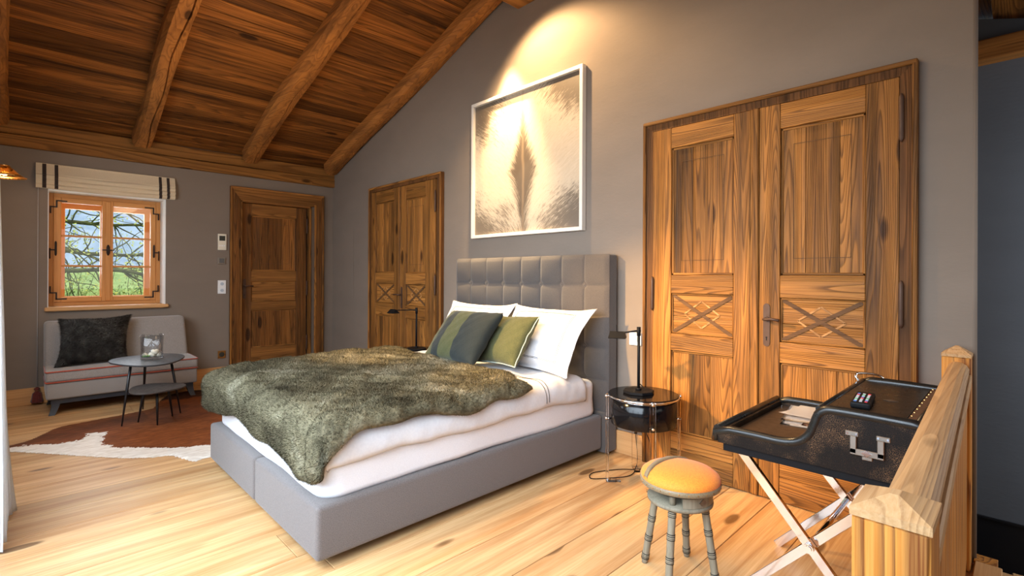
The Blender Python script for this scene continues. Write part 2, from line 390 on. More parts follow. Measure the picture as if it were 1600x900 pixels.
# left wall with wide glazed opening, plus an added unseen one to light the sofa
bm = nm(); XL = -3.2
box(bm, XL-.14, XL, -2.9, -2.55, -.1, 3.5); box(bm, XL-.14, XL, -1.35, .0, -.1, 3.5); box(bm, XL-.14, XL, -2.55, -1.35, -.1, .9); box(bm, XL-.14, XL, -2.55, -1.35, 2.1, 3.5); box(bm, XL-.14, XL, -6.6, -2.9, 2.30, 3.9); box(bm, XL-.14, XL, YB, -6.6, -.1, 3.2); box(bm, XL-.14, XL, -6.6, -2.9, -.1, .0)
wl2 = obj('wall_left', bm, M_wall); tag(wl2, 'left wall with the wide daylight opening beside the white curtain', 'wall', kind='structure')
# back wall behind camera with stairs side
bm = nm(); box(bm, XL-.14, 1.85, YB-.12, YB, -2.6, roofz(YB)+.3); wb = obj('wall_front', bm, M_wall); tag(wb, 'plain wall behind the viewer', 'wall', kind='structure')
# stairwell: dark wall, lower walls
bm = nm(); prism(bm, [(.3, -2.6), (.3, 2.7), (-.0, roofz(0)), (RY, roofz(RY)), (YB, roofz(YB)), (YB, -2.6)], 0, 1.70, 1.82)
ws = obj('wall_stair', bm, M_walldark); tag(ws, 'dark grey stairwell wall at the right edge', 'wall', kind='structure')
bm = nm(); box(bm, 1.685, 1.70, YB, -.2, -.405, -.39); box(bm, 1.692, 1.70, YB, -.2, -2.5, -.405); bs = obj('baseboard_stair', bm, plain('charcoal_dado', (.012, .012, .015), .4)); tag(bs, 'near-black dado with a thin capping line on the stairwell wall', 'baseboard', kind='structure')
bm = nm(); box(bm, -2.22, -2.2, YB, -6.42, -2.6, -.02); box(bm, -2.2, .12, -6.42, -6.40, -2.6, -.17); box(bm, .1, .12, -6.40, -.1, -2.6, -.12); box(bm, -2.2, 1.7, YB, -.2, -2.7, -2.6)
sw_ = obj('wall_stairwell', bm, M_walldark); tag(sw_, 'shaft of the staircase below the floor', 'wall', kind='structure')
# ceiling: deck + boards
cl = thing('ceiling', 'sloping ceiling of dark reclaimed spruce boards', 'ceiling', (0, 0, 0), kind='structure')
ang = math.atan(SL); ca, sa = math.cos(ang), math.sin(ang)
def slope_pt(x, s, h, side=0):
    """s along slope from the wall plate (side 0) or from the ridge down (side 1); h above the board plane"""
    if side == 0: return Vector((x, -s*ca+h*sa, 2.63+s*sa+h*ca))
    return Vector((x, RY-s*ca-h*sa, roofz(RY)-s*sa+h*ca))
def slope_box(bm, x0, x1, s0, s1, h0, h1, side=0, bev=0, jit=0):
    vs = box(bm, x0, x1, s0, s1, h0, h1, bev=bev, seg=1)
    for v in bm.verts: v.co = slope_pt(v.co.x, v.co.y, v.co.z, side)
SLEN = -RY/ca
bm = nm(); box(bm, -3.35, 1.85, -.55, SLEN+.05, .028, .06)
for v in bm.verts: v.co = slope_pt(*v.co)
obj('roof_deck', bm, M_ceil, cl)
bm = nm(); box(bm, -3.35, 1.85, -.02, 5.45, .028, .06)
for v in bm.verts: v.co = slope_pt(*v.co, 1)
obj('roof_deck', bm, M_ceil, cl)
for side, L in ((0, SLEN), (1, 5.3)):
    s = 0.0
    while s < L-.01:
        wd = random.choice((.11, .13, .15, .17)); s1 = min(s+wd, L)
        xs = [-3.3]; x = random.choice((-2.10, -1.07, -9, -9)); 
        if x > -5: xs.append(x)
        xs.append(0 if (side == 0 or s < 2.77) else 1.7)
        for a, b in zip(xs, xs[1:]):
            if b-a < .15: continue
            bm = nm(); box(bm, a+.002, b-.002, s+.003, s1-.003, random.uniform(-.004, 0), .028, bev=.003, seg=1)
            for v in bm.verts: v.co = slope_pt(*v.co, side)
            o = obj('ceiling_board', bm, M_ceil, cl)
        if side == 0 or s < 2.77:
            pass
        s = s1
# rafters: rough-hewn, slightly wavy
def rafter(xc, wdt, side, s0, s1, label, hgt=.142, seed=0, lean=0):
    rr = random.Random(seed)
    bm = nm(); n = 26; prev = None; rings = []
    for i in range(n+1):
        s = s0+(s1-s0)*i/n
        dx = .010*math.sin(s*2.1+seed)+rr.uniform(-.003, .003); dw = wdt/2*(1+.05*math.sin(s*3.3+seed*2)+rr.uniform(-.015, .015)); dh = hgt*(1+.05*math.sin(s*2.7+seed)+rr.uniform(-.02, .02))
        sec = [(-dw, 0), (-dw, -dh*.62), (-dw*.72, -dh*.96), (-dw*.30, -dh), (.0, -dh*.985), (dw*.5, -dh), (dw*.80, -dh*.90), (dw, -dh*.5), (dw, 0)]
        # drying crack
        ck = .25*dw+.012*math.sin(s*6+seed)
        sec = sec[:4]+[(ck-.006, -dh), (ck, -dh+.022), (ck+.006, -dh)]+sec[6:]
        rings.append([bm.verts.new(slope_pt(xc+dx+a+lean*s, s, h+.001, side)) for a, h in sec])
    for a, b in zip(rings, rings[1:]):
        for k in range(len(a)-1): bm.faces.new((a[k], a[k+1], b[k+1], b[k]))
    bm.faces.new(rings[0]); bm.faces.new(rings[-1][::-1])
    o = obj('rafter', bm, M_raft, None, smooth=False); return tag(o, label, 'beam', 'rafters under the sloping ceiling')
rafter(-2.10, .165, 0, .10, SLEN-.14, 'rough cracked rafter meeting the wall plate above the window, second from left', seed=1)
rafter(-1.07, .180, 0, .10, SLEN-.14, 'rough hewn rafter running up from above the entrance door, left of the gable one', seed=2)
rafter(-.085, .165, 0, .10, SLEN-.14, 'rough hewn rafter lying along the headboard gable wall', seed=3)
rafter(-3.13, .16, 0, .10, SLEN-.14, 'dark rafter against the left wall at the picture edge', seed=4)
for i, x in enumerate((-3.1, -2.1, -1.07)): rafter(x, .17, 1, .14, 5.2, 'rafter of the opposite roof slope, '+('along the left wall', 'second from the left wall', 'above the balustrade')[i], seed=6+i)
bm = nm(); box(bm, -3.2, -.001, RY-.17, RY+.175, 3.455, roofz(RY)-.02, bev=.012)
o = obj('ridge_beam', bm, M_plate); tag(o, 'heavy square ridge beam ending at the gable wall at the top edge', 'beam')
# wall plate with a long crack: two stacked squared logs slightly uneven
bm = nm()
for a, b, pr_ in ((2.385, 2.492, .052), (2.497, 2.62, .046)):
    prevs = None
    for i in range(41):
        x = -3.2+3.199*i/40; w1 = .006*math.sin(x*3.1+b)+.003*math.sin(x*11+a*9)
        ring = [bm.verts.new(q) for q in ((x, .02, a), (x, -pr_+.008, a), (x, -pr_+w1*.3, a+.008), (x, -pr_+w1*.3, b-.008+w1*.5), (x, -pr_+.010, b+w1*.5), (x, .02, b+w1*.3))]
        if prevs:
            for k in range(5): bm.faces.new((prevs[k], prevs[k+1], ring[k+1], ring[k]))
        else: bm.faces.new(ring)
        prevs = ring
    bm.faces.new(prevs[::-1])
o = obj('wall_plate', bm, M_plate, None, smooth=False); tag(o, 'long cracked horizontal eaves beam above the window and door', 'beam')
bm = nm(); box(bm, 1.58, 1.70, YB, -.2, 2.66, 2.80, bev=.01); o = obj('stair_wall_plate', bm, M_raft); tag(o, 'dark beam along the top of the stairwell wall', 'beam')
# small ceiling/infill where the gable wall ends and the stair side begins
bm = nm(); box(bm, .12, 1.70, -6.30, -6.28, -2.6, 3.2); 
for v in bm.verts: pass
bm.free()
# baseboards
def base_n(nmx, x0, x1, lab): bm = nm(); box(bm, x0, x1, -.018, 0, .0, .155, bev=.004); tag(obj(nmx, bm, M_basex), lab, 'baseboard', kind='structure')
def base_e(nmx, y0, y1, lab): bm = nm(); box(bm, -.018, 0, y0, y1, .0, .155, bev=.004); tag(obj(nmx, bm, M_basey), lab, 'baseboard', kind='structure')
base_n('baseboard_back', -3.2, -1.262, 'light pine baseboard under the window'); base_n('baseboard_back_corner', -.128, -.02, 'short light pine baseboard in the far corner')
base_e('baseboard_right_far', -1.045, -.0, 'light pine baseboard between far corner and small double door'); base_e('baseboard_right', -4.715, -2.49, 'light pine baseboard behind the bed and nightstand')
base_e('baseboard_right_near', -6.30, -6.14, 'short light pine baseboard right of the big double door')
# flush access panel on the gable wall
bm = nm(); box(bm, -.004, 0, -.60, -.215, .93, 1.82, bev=.002); o = obj('access_panel', bm, M_wall); tag(o, 'painted flush access panel beside the small double door', 'panel')

# ------------------------------------------------------------------ doors
def wbox(wall, parent, name, m, a0, a1, z0, z1, o0, o1, bev=.003, **kw):
    """board on a wall: a = coordinate along the wall, o = distance out into the room"""
    bm = nm()
    if wall == 'E': box(bm, -o1, -o0, a0, a1, z0, z1, bev=bev, seg=1)
    else: box(bm, a0, a1, -o1, -o0, z0, z1, bev=bev, seg=1)
    return obj(name, bm, m, parent, **kw)
def wprism(wall, parent, name, m, poly, o0, o1, **kw):
    bm = nm()
    if wall == 'E': prism(bm, poly, 0, -o1, -o0)
    else: prism(bm, poly, 1, -o1, -o0)
    return obj(name, bm, m, parent, **kw)
def bar_poly(a, b, w):
    a = Vector(a); b = Vector(b); t = (b-a).normalized(); nrm = Vector((-t.y, t.x))*w/2
    return [tuple(a+nrm), tuple(b+nrm), tuple(b-nrm), tuple(a-nrm)]
M_cross = wood('dark_weathered_strip', 1, (.115, .055, .022), (.05, .022, .010), (.20, .105, .045), rings=8, across=9, knots=0, vary=.1)
M_inlay = wood('pale_inlay_strip', 1, (.50, .26, .10), rings=6, across=9, knots=0, vary=.05, **dw)
def panel_boards(wall, leaf, a0, a1, z0, z1, o, ups=True, n=3, depth=.012):
    """upright boards filling one panel field, with a moulded edge"""
    cuts = [0]+sorted(random.uniform(.2, .8) for _ in range(n-1))+[1]
    if n == 3: cuts = [0, random.uniform(.26, .38), random.uniform(.62, .74), 1]
    if n == 2: cuts = [0, random.uniform(.4, .6), 1]
    if ups:
        for c0, c1 in zip(cuts, cuts[1:]):
            wbox(wall, leaf, 'panel_board', M_dz, a0+(a1-a0)*c0+.0008, a0+(a1-a0)*c1-.0008, z0, z1, o, o+depth+random.uniform(-.0012, .0012), bev=.0012)
    else:
        mm = M_dy if wall == 'E' else M_dx
        for c0, c1 in zip(cuts, cuts[1:]):
            wbox(wall, leaf, 'panel_board', mm, a0, a1, z0+(z1-z0)*c0+.0008, z0+(z1-z0)*c1-.0008, o, o+depth+random.uniform(-.001, .001), bev=.0012)
def bead(wall, leaf, a0, a1, z0, z1, o, w=.012):
    mm = M_dy if wall == 'E' else M_dx
    for (p, q, r_, s_, m) in ((a0, a1, z0, z0+w, mm), (a0, a1, z1-w, z1, mm), (a0, a0+w, z0, z1, M_dz), (a1-w, a1, z0, z1, M_dz)):
        wbox(wall, leaf, 'bead', m, p, q, r_, s_, o, o+.008, bev=.004)
def pencil_groove(wall, leaf, a0, a1, z0, z1, o):
    bm = nm(); t = .0022
    for p, q, r_, s_ in ((a0, a1, z0, z0+t), (a0, a1, z1-t, z1), (a0, a0+t, z0, z1), (a1-t, a1, z0, z1)):
        if wall == 'E': box(bm, -o-.0006, -o+.001, p, q, r_, s_)
        else: box(bm, p, q, -o-.0006, -o+.001, r_, s_)
    obj('scored_line', bm, M_cross, leaf)
def handle(wall, leaf, a, zt, zb, side, o, lever=.075, m=None):
    """wrought iron plate with lever, keyhole; a = centre of plate; side = direction of the lever"""
    m = m or M_rust
    bm = nm(); w_ = .017; zc = (zt+zb)/2
    poly = []
    for k in range(9): th = PI*k/8; poly.append((a+w_*math.cos(th), zt-.02+.02*math.sin(th)))
    for k in range(9): th = PI+PI*k/8; poly.append((a+w_*math.cos(th), zb+.02+.02*math.sin(th)))
    prism(bm, poly, 0 if wall == 'E' else 1, -o-.004, -o)
    hl = obj('handle', bm, m, leaf)
    zl = zt-(zt-zb)*.36
    def p(aa, out, z): return (-out, aa, z) if wall == 'E' else (aa, -out, z)
    bm = nm(); tube(bm, [p(a, o, zl), p(a, o+.045, zl), p(a+side*.012, o+.050, zl), p(a+side*lever*.5, o+.050, zl+.004), p(a+side*lever, o+.050, zl-.002)], [.008, .008, .008, .0065, .009], 10)
    tube(bm, [p(a, o+.004, zl), p(a, o+.012, zl)], .014, 14)
    obj('lever', bm, m, hl)
    bm = nm(); tube(bm, [p(a, o+.004, zb+.05), p(a, o+.0055, zb+.05)], .0045, 10); box(bm, *( (-o-.0056, -o-.004, a-.002, a+.002, zb+.033, zb+.05) if wall == 'E' else (a-.002, a+.002, -o-.0056, -o-.004, zb+.033, zb+.05)))
    obj('keyhole', bm, plain('keyhole_black', (.003, .003, .003), .8), hl)
def hinge(wall, parent, a, z0, z1, o, m=None):
    def p(aa, out, z): return (-out, aa, z) if wall == 'E' else (aa, -out, z)
    bm = nm(); tube(bm, [p(a, o, z0), p(a, o, z0+.012), p(a, o, z0+.02), p(a, o, z1-.02), p(a, o, z1-.012), p(a, o, z1)], [.003, .008, .010, .010, .008, .003], 10)
    obj('hinge', bm, m or M_rust, parent)

def casing(wall, d, a0, a1, zt, wd, o, lip=.018, lipo=.012, top=None):
    """frame boards: two uprights and a head with a raised outer lip"""
    top = top or wd
    mm = M_dy if wall == 'E' else M_dx
    wprism(wall, d, 'casing', M_jamb if wall == 'E' else M_dn, [(a0, 0), (a0+wd, 0), (a0+wd, zt-top), (a0, zt)], 0, o)
    wprism(wall, d, 'casing', M_jamb if wall == 'E' else M_dn, [(a1-wd, 0), (a1, 0), (a1, zt), (a1-wd, zt-top)], 0, o)
    wprism(wall, d, 'casing', M_jamb if wall == 'E' else mm, [(a0, zt), (a0+wd, zt-top), (a1-wd, zt-top), (a1, zt)], 0, o)
    wbox(wall, d, 'casing_moulding', M_dz, a0-.001, a0+lip, 0, zt+.001, o-.002, o+lipo, bev=.004)
    wbox(wall, d, 'casing_moulding', M_dz, a1-lip, a1+.001, 0, zt+.001, o-.002, o+lipo, bev=.004)
    wbox(wall, d, 'casing_moulding', mm, a0, a1, zt-lip, zt+.002, o-.002, o+lipo+.001, bev=.004)

def leafframe(wall, d, name, a0, a1, zt, st0, st1, fields, o, th=.03):
    """door leaf: backing mesh, two stiles, rails, panel fields; fields = list of (z0,z1,kind)"""
    mm = M_dy if wall == 'E' else M_dx
    global M_dz
    keep = M_dz
    if wall == 'N': M_dz = M_dn
    lf = wbox(wall, d, name, M_dz, a0+.002, a1-.002, .006, zt-.002, o-.012, o+.002, bev=0)
    wbox(wall, lf, 'stile', M_dz, a0+.0015, a0+st0-.0008, .006, zt-.002, o, o+th, bev=.003)
    wbox(wall, lf, 'stile', M_dz, a1-st1+.0008, a1-.0015, .006, zt-.002, o, o+th, bev=.003)
    b0, b1 = a0+st0, a1-st1; edges = [.006]
    for z0, z1, k in sorted(fields): edges += [z0, z1]
    edges.append(zt-.002)
    for i in range(0, len(edges), 2):
        z0, z1 = edges[i], edges[i+1]
        if z1-z0 > .17 and i == 0:
            zm = z0+(z1-z0)*.55
            wbox(wall, lf, 'rail', mm, b0, b1, z0, zm-.0008, o, o+th-.001, bev=.002); z0 = zm
        wbox(wall, lf, 'rail', mm, b0, b1, z0+.0008, z1-.0008, o, o+th-.001, bev=.003)
    for z0, z1, k in fields:
        if k == 'X':
            panel_boards(wall, lf, b0, b1, z0, z1, o, ups=False, n=2)
            bead(wall, lf, b0, b1, z0, z1, o+.012, .010)
            c0, c1 = b0+.012, b1-.012; e0, e1 = z0+.012, z1-.012; ac, zc = (c0+c1)/2, (e0+e1)/2
            for kk_, (p, q) in enumerate((((c0, e0), (c1, e1)), ((c0, e1), (c1, e0)))):
                wprism(wall, lf, 'cross_strip', M_cross, bar_poly(p, q, .020), o+.011, o+.0165+.0012*kk_)
            dx, dz = (c1-c0)*.30, (e1-e0)*.36; L = [(ac-dx, zc), (ac, zc+dz), (ac+dx, zc), (ac, zc-dz)]
            for i in range(4): wprism(wall, lf, 'diamond_strip', M_inlay, bar_poly(L[i], L[(i+1) % 4], .009), o+.011, o+.0152)
        elif k == 'U':
            panel_boards(wall, lf, b0, b1, z0, z1, o, n=3); bead(wall, lf, b0, b1, z0, z1, o+.010, .014)
            w_ = b1-b0
            pencil_groove(wall, lf, b0+w_*.16, b1-w_*.16, z0+.09, z1-.09, o+.0138)
        elif k == 'P':
            panel_boards(wall, lf, b0, b1, z0, z1, o, n=3); bead(wall, lf, b0, b1, z0, z1, o+.010, .012)
        elif k == 'H':
            panel_boards(wall, lf, b0, b1, z0, z1, o, ups=False, n=2); bead(wall, lf, b0, b1, z0, z1, o+.010, .010)
    M_dz = keep
    return lf
# big double door (wall x=0)
d3 = thing('door_3', 'large rustic double door of reclaimed spruce behind the desk and stool', 'door', (0, -5.43, 0), kind='structure')
casing('E', d3, -6.135, -4.722, 2.222, .066, .034, lip=.020, lipo=.014, top=.062)
# casing reads: thin outer moulding + dark inner jamb
lfL = leafframe('E', d3, 'door_leaf', -5.446, -4.788, 2.160, .140, .130, [(.245, .755, 'P'), (.862, 1.114, 'X'), (1.229, 2.030, 'U')], .008)
lfR = leafframe('E', d3, 'door_leaf', -6.069, -5.446, 2.160, .132, .108, [(.245, .755, 'P'), (.868, 1.106, 'X'), (1.228, 2.022, 'U')], .008)
wbox('E', lfL, 'cover_strip', M_dz, -5.444, -5.410, .006, 2.158, .037, .048, bev=.005)
wbox('E', lfL, 'cover_strip', M_dz, -5.400, -5.392, .006, 2.158, .037, .041, bev=.002)
handle('E', lfR, -5.488, 1.074, .838, -1 if False else -1, .038, .078)
for z0, z1 in ((1.85, 2.076), (.985, 1.206)): hinge('E', d3, -6.076, z0, z1, .046)
for z0, z1 in ((1.0, 1.22),): hinge('E', d3, -4.792, z0, z1, .046)
# small double door
d2 = thing('door_2', 'small rustic double door of reclaimed spruce left of the headboard', 'door', (0, -1.77, 0), kind='structure')
casing('E', d2, -2.484, -1.050, 2.240, .075, .034, lip=.020, lipo=.014, top=.052)
lfA = leafframe('E', d2, 'door_leaf', -1.741, -1.115, 2.186, .125, .100, [(.20, .765, 'P'), (.905, 1.130, 'X'), (1.250, 2.050, 'P')], .008)
lfB = leafframe('E', d2, 'door_leaf', -2.385, -1.741, 2.186, .170, .110, [(.20, .760, 'P'), (.895, 1.125, 'X'), (1.242, 2.035, 'U')], .008)
wbox('E', lfA, 'cover_strip', M_dz, -1.739, -1.705, .006, 2.184, .037, .048, bev=.005)
handle('E', lfB, -1.778, 1.095, .86, 1, .038, .085)
for z0, z1 in ((1.85, 2.07), (1.02, 1.23), (.2, .42)): hinge('E', d2, -2.398, z0, z1, .046)
# entrance door in the eaves wall, set back in its opening
d1 = thing('door_1', 'rustic single entrance door with three panels and a broad frame', 'door', (-.72, 0, 0), kind='structure')
casing('N', d1, -1.247, -.138, 2.252, .112, .035, lip=.022, lipo=.012, top=.150)
wbox('N', d1, 'jamb', M_dz, -.322, -.300, 0, 2.10, -.33, .034, bev=.003); wbox('N', d1, 'jamb', M_dz, -1.140, -1.118, 0, 2.10, -.33, .034, bev=.003)
wbox('N', d1, 'jamb', M_dx, -1.14, -.30, 2.08, 2.104, -.33, .034, bev=.003)
wbox('N', d1, 'gap_shade_strip', plain('gap_shade_black', (.008, .006, .005), .8), -.345, -.322, 0, 2.08, -.30, -.045, bev=.002)  # black strip paints the shade of the gap beside the leaf
wbox('N', d1, 'casing_moulding', M_dz, -.262, -.235, 0, 2.13, .03, .043, bev=.004)
lfN = leafframe('N', d1, 'door_leaf', -1.118, -.340, 2.078, .118, .130, [(.335, .785, 'P'), (.895, 1.140, 'H'), (1.268, 1.935, 'U')], -.055)
wbox('N', lfN, 'opening_backing', plain('black_void', (.01, .008, .006), .9), -1.12, -.30, 0, 2.1, -.36, -.30, bev=0)  # full-height black sheet closing the opening behind the leaf
handle('N', lfN, -1.078, 1.17, .93, 1, -.025, .085)
for z0, z1 in ((1.75, 1.95), (.95, 1.15), (.25, .45)): hinge('N', d1, -.336, z0, z1, -.016)

# ------------------------------------------------------------------ window
w1 = thing('window_1', 'small pine casement window with six panes and mossy branches outside', 'window', (-2.33, .28, .9), kind='structure')
def wn(parent, name, m, a0, a1, z0, z1, y0, y1, bev=.003): 
    bm = nm(); box(bm, a0, a1, y0, y1, z0, z1, bev=bev, seg=1); return obj(name, bm, m, parent)
fy = .27
fr_ = wn(w1, 'window_frame', M_win, -2.800, -2.752, .897, 2.028, fy, fy+.055)
wn(w1, 'window_frame', M_win, -1.915, -1.867, .897, 2.028, fy, fy+.055)
wn(w1, 'window_frame', M_winx, -2.752, -1.915, .897, .935, fy, fy+.055); wn(w1, 'window_frame', M_winx, -2.752, -1.915, 1.985, 2.028, fy, fy+.055)
zr = [.985, 1.301, 1.603, 1.935]
def sash(a0, a1, i0, i1, y, nmz='sash', mz=M_win, mx=M_winx, z0=.935, z1=1.985, thin=False):
    s = wn(w1, nmz, mz, a0, i0, z0, z1, y-.012, y+.04, .004)
    wn(s, 'sash_stile', mz, i1, a1, z0, z1, y-.012, y+.04, .004)
    wn(s, 'sash_rail', mx, i0, i1, z0, zr[0], y-.010, y+.038, .004); wn(s, 'sash_rail', mx, i0, i1, zr[3], z1, y-.010, y+.038, .004)
    for k in (1, 2): wn(s, 'glazing_bar', mx, i0, i1, zr[k]-.010, zr[k]+.010, y+.0, y+.03, .005)
    for k in range(3): wn(s, 'pane', M_pane, i0, i1, zr[k]+(.010 if k else 0), zr[k+1]-(.010 if k < 2 else 0), y+.014, y+.018, 0)
    return s
sL = sash(-2.752, -2.331, -2.694, -2.378, fy-.004); sR = sash(-2.331, -1.915, -2.286, -1.962, fy-.004)
wn(sR, 'cover_strip', M_win, -2.352, -2.306, .940, 1.980, fy-.026, fy-.014, .005)
# outer window of the box window
of_ = wn(w1, 'outer_frame', M_win, -2.70, -2.655, .93, 2.0, .50, .55); 
for a0, a1, z0, z1 in ((-1.985, -1.90, .93, 2.0), (-2.372, -2.29, .93, 2.0)): wn(of_, 'outer_stile', M_win, a0, a1, z0, z1, .50, .55)
for z0, z1 in ((.93, .985), (1.90, 2.0)): wn(of_, 'outer_rail', M_winx, -2.70, -1.90, z0, z1, .501, .549)
for a0, a1 in ((-2.82, -2.80), (-1.865, -1.845)): wn(w1, 'reveal_board', M_win, a0, a1, .90, 2.03, .36, .60, 0)
wn(w1, 'reveal_sill', M_white, -2.82, -1.845, .88, .90, .33, .62, 0); wn(w1, 'reveal_head', M_winx, -2.82, -1.845, 2.03, 2.05, .36, .60, 0)
# inner sill
sill = wn(w1, 'window_sill', M_basex, -2.822, -1.842, .862, .900, -.045, .26, .008)
# iron fittings
def ell(a, z, sx, sz):
    """stepped corner hinge"""
    bm = nm(); y0, y1 = fy-.022, fy-.015
    box(bm, a, a+sx*.012, y0, y1, z, z+sz*.075); box(bm, a, a+sx*.085, y0, y1, z, z+sz*.012)
    box(bm, a-sx*.045, a, y0, y1, z+sz*.063, z+sz*.075); box(bm, a-sx*.045, a-sx*.034, y0-.004, y1, z+sz*.063, z+sz*.135)
    bmesh.ops.recalc_face_normals(bm, faces=bm.faces); obj('corner_hinge', bm, M_iron, w1)
ell(-2.735, 1.955, 1, -1); ell(-1.932, 1.955, -1, -1); ell(-2.735, .962, 1, 1); ell(-1.932, .962, -1, 1)
for a, sx in ((-2.735, 1), (-1.932, -1)):
    bm = nm(); tube(bm, [(a, fy-.02, 1.40), (a, fy-.02, 1.415), (a, fy-.02, 1.53), (a, fy-.02, 1.545)], [.004, .009, .009, .004], 8)
    box(bm, a-sx*.045, a, fy-.022, fy-.015, 1.452, 1.464); tube(bm, [(a-sx*.043, fy-.021, 1.37), (a-sx*.043, fy-.021, 1.475)], .005, 8)
    obj('side_hinge', bm, M_iron, w1)
bm = nm(); tube(bm, [(-2.329, fy-.030, 1.415), (-2.329, fy-.034, 1.44), (-2.329, fy-.034, 1.50), (-2.329, fy-.030, 1.525)], [.006, .015, .015, .006], 12)
tube(bm, [(-2.38, fy-.06, 1.470), (-2.329, fy-.062, 1.470), (-2.278, fy-.06, 1.470)], [.005, .007, .005], 8); tube(bm, [(-2.329, fy-.03, 1.47), (-2.329, fy-.062, 1.47)], .006, 8)
obj('window_handle', bm, M_iron, w1)

# ------------------------------------------------------------------ roman blind
rb = thing('roman_blind', 'gathered cream roman blind with two dark stripes at each end', 'blind', (-2.34, -.02, 2.02))
def blind_prof(v, u=0):
    # v 0 top .. 1 bottom: outward bulges of the stacked folds
    z = 2.257-.228*v
    if v < .42: o = .026+.030*(v/.42)**1.3+.010*math.sin(u*9)*v
    else:
        k = (v-.42)/.58*3.0; f = k-math.floor(k) if k < 3 else 1
        o = .046+.020*abs(math.sin(PI*f))**.7+.006*math.sin(u*11+k*2)
    sag = .010*math.sin(PI*u)*v
    return -o, z-sag
def blind_strip(name, u0, u1, m, off=0, nu=24, parent=rb):
    bm = nm()
    def fn(i, j):
        u = u0+(u1-u0)*i; o, z = blind_prof(j, u); x = -2.885+1.095*u
        return Vector((x, o-off, z))
    grid(bm, fn, nu, 46)
    def fn2(i, j):
        u = u0+(u1-u0)*i; o, z = blind_prof(j, u); x = -2.885+1.095*u
        return Vector((x, -.012, z))
    if off == 0: grid(bm, fn2, nu, 46)
    return obj(name, bm, m, parent)
blind_strip('blind_cloth', 0, 1, M_oatmeal, nu=60)
for a, b in ((.040, .066), (.118, .142), (.866, .890), (.930, .954)): blind_strip('dark_stripe', a, b, M_brownstripe, .0022, 3)
bm = nm(); box(bm, -2.885, -1.79, -.028, -.001, 2.235, 2.262, bev=.004); obj('head_rail', bm, M_oatmeal, rb)
bm = nm(); tube(bm, [(-2.868, -.03, 2.06), (-2.868, -.028, 1.2), (-2.868, -.03, .17)], .0022, 6); obj('pull_cord', bm, M_linen, rb)
o = thing('tassel', 'dark red fabric tassel weight hanging on the blind cord by the floor', 'tassel', (-2.868, -.055, .0))
bm = nm(); prof = [(.006, .165), (.020, .155), (.024, .145), (.012, .132), (.014, .125), (.030, .105), (.036, .06), (.044, .030), (.038, .022)]
lathe(bm, prof[::-1], (-2.868, -.055), 20)
for v in bm.verts:
    a_ = math.atan2(v.co.y+.055, v.co.x+2.868)
    if v.co.z < .12: v.co.x += .006*math.sin(a_*7)*math.cos(a_); v.co.y += .006*math.sin(a_*7)*math.sin(a_)
obj('tassel_body', bm, fabric('dark_red_cloth', (.16, .02, .012), (.10, .012, .008), 90), o)
bm = nm(); tube(bm, [(-2.868+.013*math.cos(t), -.055+.013*math.sin(t), .132) for t in [2*PI*k/12 for k in range(12)]], .003, 6, closed=True); obj('binding', bm, M_brass, o)

# ------------------------------------------------------------------ wall fittings by the entrance door
def plate(name, lab, cat, x0, x1, z0, z1, m=M_whiteplastic, d=.012):
    o = thing(name, lab, cat, ((x0+x1)/2, 0, z0)); bm = nm(); box(bm, x0, x1, -d, -.0005, z0, z1, bev=.003); obj('housing', bm, m, o); return o
t = plate('thermostat', 'cream room thermostat with a dark display by the entrance door', 'thermostat', -1.369, -1.282, 1.502, 1.688, M_cream, .018)
bm = nm(); box(bm, -1.356, -1.296, -.020, -.017, 1.610, 1.666, bev=.001); obj('display', bm, M_screen, t)
for k in range(3): bm = nm(); box(bm, -1.356+.022*k, -1.342+.022*k, -.0205, -.017, 1.545, 1.560, bev=.001); obj('button', bm, M_whiteplastic, t)
t = plate('light_switch', 'small square dark switch in a metal frame below the thermostat', 'switch', -1.368, -1.289, 1.340, 1.418, M_nickel)
bm = nm(); box(bm, -1.355, -1.302, -.016, -.011, 1.353, 1.405, bev=.002); obj('rocker', bm, plain('grey_rocker', (.10, .10, .10), .4), t)
t = plate('double_switch', 'white upright switch plate with two round dials beside the door frame', 'switch', -1.367, -1.284, .998, 1.153)
for z in (1.037, 1.112): bm = nm(); tube(bm, [(-1.325, -.012, z), (-1.325, -.018, z)], .018, 16); obj('dial', bm, plain('dial_grey', (.45, .52, .60), .3), t)
t = plate('wall_socket', 'brass socket plate near the floor beside the entrance door', 'socket', -1.364, -1.284, .253, .340, M_brass)
bm = nm(); tube(bm, [(-1.324, -.012, .297), (-1.324, -.020, .297)], .027, 20); obj('socket_insert', bm, M_screen, t)
t = thing('socket_plate', 'pale square socket plate on the wall behind the desk lamp', 'socket', (0, -4.64, .75)); bm = nm(); box(bm, -.012, -.0005, -4.69, -4.60, .755, .84, bev=.003); obj('housing', bm, M_whiteplastic, t)
bm = nm(); tube(bm, [(-.012, -4.645, .797), (-.016, -4.645, .797)], .020, 16); obj('socket_insert', bm, plain('pale_green_plastic', (.55, .68, .60), .4), t)

